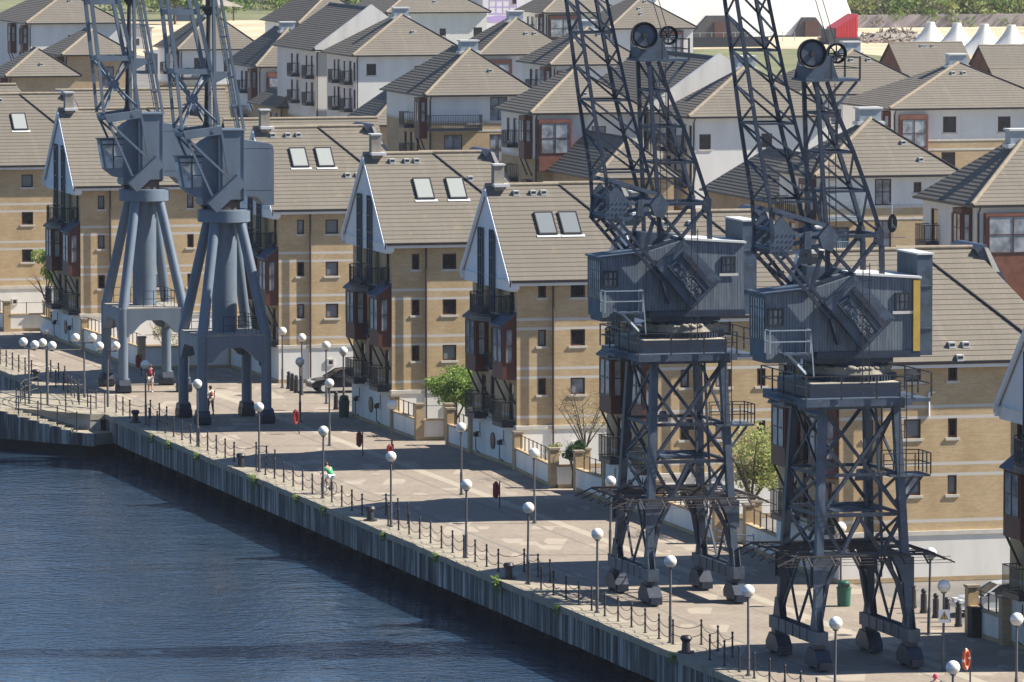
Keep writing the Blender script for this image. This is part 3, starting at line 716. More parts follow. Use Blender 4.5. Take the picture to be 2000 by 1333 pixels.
hip_house('cream house between the two tubular crane masts', -339.4, 80.4, 10.2, 13., ze=9.8, rise=4., dx=4.2, zc=5.8, vents=((.62, .4),), side=[('w', 2.7, 7., 1.3, 1.8, GLASS, 2, 2), ('balc', .6, 3., 6.6), ('w', 6., 7.2, 1., 1.3)])
hip_house('house with a wide brown bay at the top, left of the white pair', -342.3, 95.2, 9.4, 19., rise=3.4, dx=4.4, zc=6.8, turret=False, vents=(), side=[('bay', .5, 5., 8.2, 12., 9.4, 11.7, TIMBER)])
# lower wings between the blocks
def wing(label, X, Y, Wy, Lx, ze, rise, **k):
    return hip_house(label, X, Y, Wy, Lx, ze, rise, turret=False, vents=(), zc=k.pop('zc', ze - .2), up=BRICKP, front=k.pop('front', [('w', 2., 1.), ('w', 4.5, 1.2), ('w', 7, 1.)]), side=k.pop('side', []), **k)
wing('low brick wing with a dark tiled slope, in front of the tall white house', -190.2, 65.6, 7., 11., 8., 3.0, dx=2.5)
wing('low brick wing with a dark slope below the brown bay house, upper left', -268., 75.2, 4., 13.5, 6.3, 1.5, dx=1.5)
wing('low wing in front of the white house between the lattice cranes', -98., 60.6, 7., 20., 8., 3., dx=2.5)
wing('low dark sloped wing behind the right lattice jib foot', -60., 63.4, 8., 19., 8.2, 3.2, dx=3.)
wing('low wing with overhanging dark eaves at the right edge', 22.5, 56.2, 8., 16., 8., 3.2, dx=3., front=[('w', 2, 1.4), ('w', 5, 1.2)], side=[('w', 2.4, 4.2, 1.5, 2.4)])
# more dock-side roofs seen over the left houses
def ridge_house(label, X, Y, W, D, ze, zr, end=True):
    t = thing('terrace_house', label, 'house', (X, Y, 0), group='ridge roofed terraces behind the left houses')
    b = MB(); b.box((-W+.3, .3, 0), (-.3, D-.3, ze-.03)); b.build('wall', BRICKP, t)
    b = MB(); roof_plane(b, [(0, 0, ze), (0, D, ze), (-W/2, D-(W/3 if end else 0), zr), (-W/2, 0, zr)]); roof_plane(b, [(-W, D, ze), (-W, 0, ze), (-W/2, 0, zr), (-W/2, D-(W/3 if end else 0), zr)])
    if end: roof_plane(b, [(0, D, ze), (-W, D, ze), (-W/2, D-W/3, zr)])
    rf = b.build('roof', TILE, t); ridge_cap(rf, [((-W/2, 0, zr+.02), (-W/2, D-(W/3 if end else 0), zr+.02))])
    b = MB(); b.box((.01, 0, ze-.13), (.12, D, ze-.01)); b.build('gutter', GUTTER, t)
    return t
ridge_house('long plain tiled roof behind the far left gabled house', -88., 3.5, 9.6, 13.5, 11., 16.)
ridge_house('plain tiled roof behind the leftmost tubular crane', -84., 16., 9.6, 13., 10.8, 15.7, False)
ridge_house('tiled roof with dark end slope behind the leftmost jib', -128., 7., 9.6, 13., 11., 16.2)
ridge_house('tiled roof behind the second tubular crane cab', -44.5, 19.8, 9., 11., 10.6, 15.2, False)
# red brown gabled terraces by the tents
def gable_terrace(label, X, Y, W, D, ze, zr):
    t = thing('gabled_terrace', label, 'house', (X, Y, 0), group='red brown gabled terraces by the white tents')
    b = MB(); b.prism([(-W+.2, 0), (-.2, 0), (-.2, ze), (-W/2, zr-.15), (-W+.2, ze)], .25, D-.25, 'y'); b.build('wall', BRICKR, t)
    b = MB(); roof_plane(b, [(0, 0, ze), (0, D, ze), (-W/2, D, zr), (-W/2, 0, zr)]); roof_plane(b, [(-W, D, ze), (-W, 0, ze), (-W/2, 0, zr), (-W/2, D, zr)])
    rf = b.build('roof', TILE2, t); ridge_cap(rf, [((-W/2, 0, zr), (-W/2, D, zr))])
    roof_vents(rf, X, [(-W/2+.7, D*k, zr-.45) for k in (.42, .47, .57)], 0, LEADT)
gable_terrace('red brown gabled terrace left of the white pointed tents', -356., 173., 12., 9.4, 5.0, 9.)
gable_terrace('red brown gabled terrace at the right edge below the tents', -344.5, 180.4, 12., 22., 5.0, 9.)
gable_terrace('low gabled terrace roof behind the wide cream house', -302., 166.5, 10., 30., 4.6, 8.0)
# ------------------------------------------------------------------ dock cranes
def lerp(a, b, k): return tuple(p + (q-p)*k for p, q in zip(a, b))
def along(pl, z):
    for a, b in zip(pl, pl[1:]):
        if a[1] <= z <= b[1]: return a[0] + (b[0]-a[0])*(z-a[1])/(b[1]-a[1])
    return pl[-1][0]
def lattice_crane(label, cx, cy, yellow=False):
    t = thing('dock_crane', label, 'crane', (cx, cy, 0), group='dark lattice cranes on the quay')
    D_, G_ = CRANED, CRANEL
    # wheels and sill beams
    for sy in (-1, 1):
        b = MB(); y = 2.05*sy
        b.box((-3.35, y-.26, 1.12), (3.35, y-.20, 1.66)); b.box((-3.35, y+.20, 1.12), (3.35, y+.26, 1.66)); b.box((-3.35, y-.2, 1.12), (3.35, y+.2, 1.2))
        for x in (-3.35, 3.29): b.box((x, y-.2, 1.2), (x+.06, y+.2, 1.66))
        for x in (-2, -1, 0, 1, 2): b.box((x-.03, y-.29, 1.12), (x+.03, y-.262, 1.66))
        b.build('sill_beam', G_, t)
        for sx in (-1, 1):
            b = MB(); x = 2.75*sx
            b.prism([(x-.85, .18), (x+.85, .18), (x+.95, .42), (x+.5, .86), (x-.4, .95), (x-.9, .5)], y-.32, y+.32, 'y')
            b.box((x-.25, y-.26, .8), (x+.25, y+.26, 1.119)); b.box((x+.9, y-.26, .1), (x+1.1, y+.26, .42))
            bo = b.build('bogie', D_, t)
            for dx in (-.6, .6): w = MB(); w.tube((x+dx, y-.2, .28), (x+dx, y+.2, .28), .28, n=14); w.build('wheel', IRON, bo)
    # legs
    def leg_at(sx, sy, z):
        k = (z-1.6)/9.6; return ((2.6 - .65*k)*sx, (2.05 - .42*k)*sy, z)
    for sx in (-1, 1):
        for sy in (-1, 1):
            b = MB(); m = G_ if sx > 0 else D_  # far legs get the darker paint to stand for their shade
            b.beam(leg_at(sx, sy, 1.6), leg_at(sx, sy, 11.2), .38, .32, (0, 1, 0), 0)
            y = 2.05*sy; x = leg_at(sx, sy, 4)[0] + .24*sx
            for xx in (x, x-.42*sx):                             # knee plate, wide at the guard level
                b.prism([(y+.2*sy, 3.4), (y+.2*sy, 4.7), (y-.8*sy, 4.75), (y-.5*sy, 4.2), (y-.3*sy, 3.6)], xx-.012, xx+.012, 'x')
            b.prism([(2.6*sx-.5, 1.67), (2.6*sx+.5, 1.67), (2.6*sx+.22, 2.5), (2.6*sx-.22, 2.5)], y-.16, y-.12, 'y'); b.prism([(2.6*sx-.5, 1.67), (2.6*sx+.5, 1.67), (2.6*sx+.22, 2.5), (2.6*sx-.22, 2.5)], y+.12, y+.16, 'y')
            b.build('leg', m, t)
    b = MB()
    for sx in (-1, 1):                                           # bracing in the faces across the rails
        L = lambda s, z: leg_at(sx, s, z)
        M = lambda y, z: (leg_at(sx, 1, z)[0], y, z)
        for z, w in ((8.2, .14), (6.5, .16), (4.8, .2)): b.beam(L(-1, z), L(1, z), w)
        b.beam(L(-1, 11), L(1, 6.5), .14); b.beam(L(1, 11), L(-1, 6.5), .14)
        for p, q in ((L(-1, 6.45), M(-.9, 4.85)), (M(-.9, 4.85), M(-.1, 6.4)), (M(-.1, 6.4), M(.9, 4.85)), (M(.9, 4.85), L(1, 6.45))): b.beam(p, q, .15)
        for s in (-1, 1): b.beam(M(1.05*s, 4.6), M(1.62*s, 3.55), .2); b.beam(M(1.62*s, 3.55), M(2.0*s, 1.65), .2)
        b.prism([(-.25, 7.95), (.25, 7.95), (.15, 8.45), (-.15, 8.45)], 2.12*sx-.03, 2.12*sx+.03, 'x')
    for sy in (-1, 1):                                           # lacing along the rails
        L = lambda s, z: leg_at(s, sy, z)
        zs = [1.7, 4.75, 6.5, 8.2, 11.0]
        for z0, z1 in zip(zs, zs[1:]):
            b.beam(L(-1, z1), L(1, z1), .13)
            n = 2 if z0 < 4 else 1
            for i in range(n):
                k0, k1 = i/n, (i+1)/n
                for a, c in ((k0, k1), (k1, k0)): b.beam(lerp(L(-1, z0), L(1, z0), a), lerp(L(-1, z1), L(1, z1), c), .095)
    b.build('bracing', D_, t)
    b = MB()
    for (x, y) in ((1.2, -1.7), (-1.0, 1.4), (.6, 1.5), (1.5, 1.2)): b.beam((x, y, 5.0), (x*.9, y*.8, 10.9), .09)
    b.path([(-1.2, -.6, 6.55), (.2, .2, 6.75), (1.3, 1.2, 6.6)], .06); b.box((-1.6, -.9, 6.52), (1.2, .9, 6.6)); b.build('inner_strut', G_, t)
    # anti climb guard
    b = MB(); rr = random.Random(int(cx))
    X0, X1, Y0, Y1, z = -3.3, 2.9, -3.1, 3.1, 4.82
    for p, q in (((X0, Y0), (X1, Y0)), ((X1, Y0), (X1, Y1)), ((X1, Y1), (X0, Y1)), ((X0, Y1), (X0, Y0))): b.beam((*p, z), (*q, z), .09)
    x = X0
    while x < X1: b.beam((x, Y0, z + rr.uniform(-.03, .05)), (x + rr.uniform(-.1, .1), Y1, z + rr.uniform(-.03, .05)), .035); x += .36
    y = Y0
    while y < Y1: b.beam((X0, y, z-.04), (X1, y, z-.04), .035); y += .62
    for i in range(6):
        y = Y0 + (Y1-Y0)*(i+.5)/6; b.beam((X1, y, z), (X1+.55, y+.05, z-.35), .06); b.beam((X0, y, z), (X0-.6, y, z-.3), .06)
    for i in range(6):
        x = X0 + (X1-X0)*i/5; b.beam((x, Y0, z), (x+.1, Y0-.85, z-.35), .06); b.beam((x, Y1, z), (x, Y1+.9, z-.4), .06)
    for dz in (-.1, -.22, -.33):
        k = 1 - dz*1.5; b.path([(X0, Y0-1+k*.3, z+dz), (X1+.2-dz, Y0-.6, z+dz), (X1+.2-dz, Y1+.6, z+dz)], .012, 4)
    b.build('climb_guard', RUST, t)
    # top platform, girder, slew ring
    b = MB(); b.box((-3.1, -2.7, 11.2), (3.1, 2.0, 11.52)); b.box((-1.2, 2.0, 11.25), (2.2, 3.1, 11.4)); b.box((-1.2, -3.3, 11.3), (1.2, -2.7, 11.42))
    for x in (-2, 0, 2): b.box((x-.1, -2.72, 11.0), (x+.1, 2., 11.2))
    po = b.build('platform', G_, t)
    b = MB(); b.box((-2.3, -2.3, 11.53), (2.3, 1.75, 12.1)); b.build('girder', D_, po)
    b = MB(); b.box((-2.25, -2.2, 12.1), (2.25, 1.7, 12.13)); b.build('weathered_deck', weathered('dusty deck', (.40, .36, .29), .4, 2., .9), po)
    b = MB()
    pl = [(-3.15, -2.75), (3.15, -2.75), (3.2, 1.95), (2.2, 3.15), (-1.2, 3.1), (-3.1, 2.)]
    for p, q in zip(pl, pl[1:] + pl[:1]):
        for h in (.52, 1.0): b.beam((*p, 11.5+h), (*q, 11.5+h), .045)
        L = math.dist(p, q); n = max(1, round(L/1.5))
        for i in range(n): r = lerp(p, q, i/n); b.beam((*r, 11.5), (*r, 12.52), .06)
    b.build('railing', IRON, po)
    b = MB(); b.tube((0, .2, 12.1), (0, .2, 12.4), 1.95, n=40); b.tube((0, .2, 12.74), (0, .2, 13.12), 1.5, n=32)
    for i in range(72): a = 2*PI*i/72; b.beam((1.95*math.cos(a), .2+1.95*math.sin(a), 12.25), (2.02*math.cos(a), .2+2.02*math.sin(a), 12.25), .07, .25)
    so_ = b.build('slew_ring', D_, t)
    b = MB(); b.tube((0, .2, 12.41), (0, .2, 12.73), 1.82, 1.7, n=40)
    for i in range(90): a = 2*PI*i/90 + rr.uniform(-.1, .1); b.ball((1.66*math.cos(a), .2 + 1.66*math.sin(a), 12.70 + rr.uniform(-.05, .02)), rr.uniform(.1, .2), 8, 6, sc=(1, 1, .6))
    b.build('canvas_cover', weathered('dusty canvas', (.27, .245, .20), .45, 2., .95), so_)
    # machinery house
    b = MB(); near = [(-1.9, 13.42), (-1.9, 16.12), (-.1, 16.66), (2.78, 16.46), (2.78, 13.42)]
    b.prism(near, -1.5, 1.6, 'x', 0)
    ho = b.build('machinery_house', PLANK, t)
    b = MB(); b.prism([(-4.03, 13.15), (-4.07, 15.86), (-1.91, 16.10), (-1.91, 13.15)], -.7, 1.59, 'x', 0); b.box((-.6, -3.95, 12.95), (1.3, -2.4, 13.15)); cab_ = b.build('cab', PLANK, ho)
    b = MB(); b.prism([(-4.16, 15.87), (-4.16, 15.95), (-1.8, 16.19), (-1.8, 16.11)], -.8, 1.72, 'x'); b.build('cab_roof', G_, cab_)
    b = MB(); b.prism([(-.1, 16.67), (-.1, 16.76), (2.86, 16.56), (2.86, 16.47)], -1.6, 1.72, 'x'); b.build('house_roof', LEADT, ho)
    b = MB(); b.prism([(-1.65, 16.0), (-1.62, 16.95), (.2, 16.8), (.2, 16.4)], -1.55, -.3, 'x'); b.build('hood', G_, ho)
    b = MB(); b.box((-1.62, -1.8, 13.12), (1.68, 2.82, 13.41)); b.box((-1.4, -1.6, 12.9), (1.4, 1.7, 13.12)); b.build('base_frame', D_, ho)
    for (y, z, w, h) in ((-3.62, 14.55, .68, .76), (2.03, 15.1, .66, .78)):
        window(ho, '+x', (1.6, 0), y, z, w, h, GLASSC, 3, 2, y > 0, -.015, STEEL)
    # glazed cab front, seen on the skew
    g = MB(); g.box((-.55, -4.075, 13.95), (1.48, -4.055, 15.72)); go = g.build('cab_glazing', GLASSC, cab_)
    f = MB()
    for i in range(7): x = -.55 + 2.03*i/6; f.box((x-.022, -4.10, 13.93), (x+.022, -4.076, 15.74))
    for i in range(5): z = 13.95 + 1.77*i/4; f.box((-.57, -4.105, z-.025), (1.5, -4.077, z+.025))
    f.build('frame', STEEL, go)
    b = MB(); b.box((-1.5, 2.83, 13.15), (1.25, 3.5, 17.45)); b.box((-1.55, 2.8, 17.45), (1.3, 3.56, 17.52), 1)
    for z in (14.3, 16.1):
        b.box((1.251, 2.83, z-.05), (1.28, 3.5, z+.05))
        for i in range(6): b.ball((1.285, 2.92+i*.1, z), .03, 6, 4)
    b.build('rear_stack', [G_, LEADT], ho)
    if yellow:
        b = MB(); b.box((1.62, 2.5, 13.38), (1.70, 2.80, 16.42)); b.build('yellow_board', YELLOW, ho)
    b = MB(); b.box((1.61, -3.5, 13.36), (2.4, -2.35, 13.44)); bo = b.build('cab_step', G_, ho)
    f = MB(); pts = [(1.65, -4.1, 13.44), (2.35, -4.1, 13.44), (2.35, -2.3, 13.44), (1.65, -2.3, 13.44)]
    for h in (.5, .98):
        for p, q in zip(pts, pts[1:]): f.beam((p[0], p[1], p[2]+h), (q[0], q[1], q[2]+h), .045)
    for p in pts: f.beam(p, (p[0], p[1], p[2]+.98), .05)
    f.beam((2.35, -3.3, 13.4), (1.7, -2.3, 12.5), .1); f.beam((2.35, -2.3, 14.4), (2.35, -2.15, 12.4), .05); f.build('railing', LEAD, bo)
    # counterweight with its raised maker's plate
    b = MB(); cw = [(-.22, 16.67), (-1.57, 15.54), (.17, 13.44), (1.59, 14.83)]
    b.prism(cw, 1.61, 2.0, 'x')
    for (p, q, n) in ((cw[0], cw[1], 18), (cw[2], cw[3], 18)):
        for i in range(n):
            for off in (.07, .19):
                c = lerp(p, q, (i+.5)/n); mm = lerp(cw[0], cw[2], .5); dv = V((mm[0]-c[0], mm[1]-c[1])).normalized()*off
                b.box((2.0, c[0]+dv.x-.02, c[1]+dv.y-.02), (2.03, c[0]+dv.x+.02, c[1]+dv.y+.02))
    ct = b.build('counterweight', G_, t)
    b = MB(); b.prism([(-.42, 16.05), (-.22, 16.2), (1.18, 14.62), (.98, 14.45)], 2.0, 2.09, 'x')
    b.prism([(-1.02, 15.46), (-.5, 15.82), (.84, 14.3), (.38, 13.86)], 2.0, 2.10, 'x'); pm_ = b.build('maker_plate', D_, ct)
    dy, dz = 1.33, -1.86; L = math.hypot(dy, dz); dy /= L; dz /= L
    ang = math.atan2(dz, dy)
    f = MB(); q4 = [(-.98, 15.46), (-.5, 15.79), (.81, 14.3), (.37, 13.89)]
    for p, q in zip(q4, q4[1:] + q4[:1]): f.beam((2.115, *p), (2.115, *q), .035)
    f.build('plate_rim', G_, pm_)
    for txt, off, wd in (('STOTHERT & PITT LTD', .13, 1.75), ('ENGINEERS', -.03, 1.0), ('BATH ENGLAND', -.19, 1.5)):
        cu = bpy.data.curves.new('lettering', 'FONT'); cu.body = txt; cu.align_x = 'CENTER'; cu.align_y = 'CENTER'; cu.size = .2; cu.extrude = .012
        to = bpy.data.objects.new('lettering', cu); COL.objects.link(to)
        bpy.context.view_layer.update()
        me = bpy.data.meshes.new_from_object(to); bpy.data.objects.remove(to)
        wdt = max(v.co.x for v in me.vertices) - min(v.co.x for v in me.vertices)
        c = ((q4[0][0]+q4[2][0])/2, (q4[0][1]+q4[2][1])/2); nx_, nz_ = -dz, dy
        # local x -> along the plate, local y -> across it, local z -> world +x
        Mx = Matrix(((0, 0, 1, 2.112), (dy, nx_, 0, c[0]+nx_*off), (dz, nz_, 0, c[1]+nz_*off), (0, 0, 0, 1)))
        me.transform(Mx @ Matrix.Diagonal((wd/wdt, .95, 1, 1))); me.materials.clear(); me.materials.append(LEAD)
        put('lettering', me, pm_)
    # ladders
    b = MB()
    def ladder(x, y, z0, z1, w=.4, y1=None):
        y1 = y if y1 is None else y1
        for s in (-w/2, w/2): b.beam((x, y+s, z0), (x, y1+s, z1), .035)
        n = int((z1-z0)/.28)
        for i in range(n): k = (i+.5)/n; yy = y + (y1-y)*k; b.beam((x, yy-w/2, z0+(z1-z0)*k), (x, yy+w/2, z0+(z1-z0)*k), .025)
    ladder(2.25, .2, 11.6, 17.2, .3); ladder(3.2, 1.55, 8.2, 12.3, .3); ladder(1.4, -1.0, 16.9, 24.8, .3, -1.1)
    b.build('ladder', IRON, t)
    # side landing on the leg
    b = MB(); b.box((1.0, 1.2, 8.1), (2.6, 3.0, 8.18)); b.beam((2.0, 2.85, 8.1), (2.1, 1.8, 6.8), .09); b.beam((1.0, 2.85, 8.1), (1.2, 1.8, 6.8), .09); so2 = b.build('landing', G_, t)
    f = MB(); pl = [(2.6, .9, 8.2), (2.6, 3.0, 8.2), (1.0, 3.0, 8.2), (1.0, 1.3, 8.2)]
    for p, q in zip(pl, pl[1:]):
        for h in (.45, .9): f.beam(V(p)+V((0, 0, h)), V(q)+V((0, 0, h)), .04)
        for i in range(4): r = V(lerp(p, q, i/3)); f.beam(r, r+V((0, 0, .9)), .045)
    f.build('railing', IRON, so2)
    # ---- jib
    b = MB(); CL = [(-3.66, 18.2), (-3.74, 19.6), (-4.28, 22.5), (-5.05, 27.7), (-7.3, 42)]; CR = [(-1.45, 18.75), (-1.80, 20.0), (-2.70, 23.4), (-3.62, 27.7), (-6.5, 42)]
    def jx(z): return 1.3 - .4*max(0, z-19)/8.7 if z < 27.7 else max(.3, .9 - .042*(z-27.7))
    def J(side, s, z): return (jx(z)*s, along(CL if side == 'L' else CR, z), z)
    zs = [18.3, 19.8, 21.5, 23.1, 24.7, 26.2, 27.7, 29.4, 31.2, 33, 35, 37, 39.4, 41.9]
    for s in (-1, 1):
        for pl, nm in ((CL, 'L'), (CR, 'R')):
            zz = [z for z in zs if z >= pl[0][1]]; zz = [pl[0][1]+.01] + zz
            for z0, z1 in zip(zz, zz[1:]): b.beam(J(nm, s, z0), J(nm, s, z1), .145)
        for i, (z0, z1) in enumerate(zip(zs[1:], zs[2:])):
            b.beam(J('L', s, z1), J('R', s, z0), .085)
            if i % 2 == 0: b.beam(J('L', s, z0), J('R', s, z0), .085)
    for nm in 'LR':
        for i, (z0, z1) in enumerate(zip(zs[1:], zs[2:])):
            zm = (z0+z1)/2
            b.beam(J(nm, -1, z0), J(nm, 1, zm), .075); b.beam(J(nm, 1, zm), J(nm, -1, z1), .075)
            if i % 2 == 0: b.beam(J(nm, -1, z0), J(nm, 1, z0), .09)
    jo = b.build('jib', CRANED, t)
    b = MB()
    for s in (-1, 1):
        x = 1.3*s
        b.prism([(-3.8, 17.62), (-3.72, 18.7), (-3.3, 19.2), (-2.6, 18.42), (-3.04, 17.42)], x-.06, x+.06, 'x')
        b.prism([(-1.66, 18.32), (-1.2, 18.85), (-.78, 18.31), (-1.05, 17.66), (-1.48, 17.78)], x-.16, x+.16, 'x')
        b.beam((x, -2.7, 18.35), (x, -1.5, 18.45), .16); b.beam((x, -3.0, 17.6), (x, -1.45, 17.95), .16); b.beam((x, -3.7, 19.5), (x, -1.25, 18.75), .18)
        b.prism([(-2.3, 17.8), (-2.0, 17.75), (-1.95, 18.55), (-2.25, 18.5)], x-.12, x+.12, 'x')
        for i in range(5):
            for k in range(4): b.box((x+.06, -3.65+i*.2, 17.65+k*.24), (x+.085, -3.60+i*.2, 17.70+k*.24))
    for y, z, r in ((-3.6, 17.8, .12), (-1.2, 18.3, .22), (-2.9, 18.3, .1), (-3.6, 18.6, .09)): b.tube((-1.3, y, z), (1.3, y, z), r, n=10)
    b.build('jib_heel', G_, jo)
    # tail arms below the heel
    for x in (-1.3, 1.86):
        b = MB()
        for o in (0, .34): b.beam((x, -3.78+o, 17.66+o*.35), (x, -1.24+o*.55, 14.8+o*.3), .14)
        for i in range(6): p = lerp((x, -3.7, 17.6), (x, -1.2, 14.85), (i+.5)/6); b.beam((x, p[1]-.05, p[2]-.05), (x, p[1]+.32, p[2]+.22), .1)
        b.beam((x, -1.25, 14.85), (x, -.9, 13.75), .34, .14); b.build('tail_arm', D_, jo)
    # ---- tower for the luffing sheaves
    b = MB(); TL = [(-1.2, 16.8), (-1.25, 18.7), (-1.35, 20.2), (-1.6, 24.85)]; TR = [(1.2, 16.6), (1.18, 18.4), (.6, 20.2), (-.02, 21.9), (-.7, 23.5), (-1.15, 24.85)]
    T = lambda pl, s, z: ((1.25 - .35*max(0, z-18)/7)*s, along(pl, z), z)
    for s in (-1, 1):
        for pl, w in ((TL, .165), (TR, .165)):
            for p, q in zip(pl, pl[1:]): b.beam(T(pl, s, p[1]+1e-4), T(pl, s, q[1]), w)
        for z in (20.2, 21.85, 23.5): b.beam(T(TL, s, z), T(TR, s, z), .10)
        for z0, z1 in ((18.4, 20.2), (20.2, 21.85), (21.85, 23.5), (23.5, 24.8)): b.beam(T(TL, s, z1), T(TR, s, z0), .09)
        x = 1.28*s
        b.prism([(1.05, 18.75), (1.28, 18.5), (1.24, 17.85), (.84, 17.95), (.9, 18.4)], x-.09, x+.09, 'x')
        for p, q, w in (((-1.1, 17.8), (-.16, 16.8), .2), ((.9, 18.), (-.12, 16.78), .18), ((1.2, 17.9), (1.22, 16.6), .22), ((-1.45, 17.7), (-1.9, 16.2), .2), ((-.8, 18.3), (1.0, 18.3), .2), ((-1.85, 16.25), (-.1, 16.75), .12), ((.2, 17.2), (.85, 17.95), .16)): b.beam((x, *p), (x, *q), w, .14)
    for z in (20.2, 21.85, 23.5):
        for pl in (TL, TR): b.beam(T(pl, -1, z), T(pl, 1, z), .11)
    for z0, z1 in ((18.4, 20.2), (20.2, 21.85), (21.85, 23.5)):
        for pl in (TL, TR): b.beam(T(pl, -1, z0+.2), T(pl, 1, z1), .09)
    b.beam((-1.2, 1.1, 18.3), (1.2, 1.1, 18.3), .2); to_ = b.build('luffing_tower', CRANED, t)
    b = MB(); b.box((-1.05, -2.1, 24.86), (1.05, .3, 24.97)); b.beam((.9, .2, 24.86), (.9, -.8, 23.7), .1); b.beam((-.9, .2, 24.86), (-.9, -.8, 23.7), .1)
    for x in (-.9, .7): b.prism([(-2.05, 24.97), (-.6, 24.97), (-.9, 25.9), (-1.75, 26.2)], x, x+.07, 'x')
    b.box((-.83, -1.95, 24.97), (.7, -1.2, 25.5)); po2 = b.build('head_platform', G_, to_)
    f = MB(); pl = [(1.03, -1.0, 24.97), (1.03, .28, 24.97), (-1.03, .28, 24.97), (-1.03, -1.0, 24.97)]
    for p, q in zip(pl, pl[1:]):
        for h in (.45, .9): f.beam(V(p)+V((0, 0, h)), V(q)+V((0, 0, h)), .035)
        f.beam(p, V(p)+V((0, 0, .9)), .05); f.beam(q, V(q)+V((0, 0, .95)), .07)
    f.build('railing', IRON, po2)
    def sheave(x, y, z, r, spoked):
        b = MB()
        n = 40
        for i in range(n):
            a, c = 2*PI*i/n, 2*PI*(i+1)/n
            pr = [(r*.80, -.1), (r*.86, -.02), (r, -.13), (r*1.02, 0), (r, .13), (r*.86, .02), (r*.80, .1)]
            for (r0, x0), (r1, x1) in zip(pr, pr[1:]):
                P = lambda rr, xx, an: (x+xx, y+rr*math.cos(an), z+rr*math.sin(an))
                b.poly([P(r0, x0, a), P(r0, x0, c), P(r1, x1, c), P(r1, x1, a)])
        if spoked:
            for i in range(8): a = 2*PI*i/8; b.beam((x, y, z), (x, y+r*.82*math.cos(a), z+r*.82*math.sin(a)), .05)
        else:
            b.tube((x-.02, y, z), (x+.03, y, z), r*.83, n=32, mi=1)
        b.tube((x-.2, y, z), (x+.2, y, z), r*.2, n=14)
        b.build('sheave', [IRON, CRANEL], to_)
    sheave(.98, -1.85, 26.05, .62, False); sheave(-.98, -.12, 25.98, .44, True)
    b = MB()
    for x in (-.5, .5): b.path([(x, -.6, 26.3), (x, -3., 34), (x, -5.5, 41)], .02, 4)
    b.build('luffing_rope', IRON, to_)
    return t
lattice_crane('dark lattice dock crane with luffing jib, the left of the two near ones', 105.9, 6.1)
lattice_crane('nearest dark lattice dock crane, with a yellow board on its cabin corner', 130.35, 6.3, True)

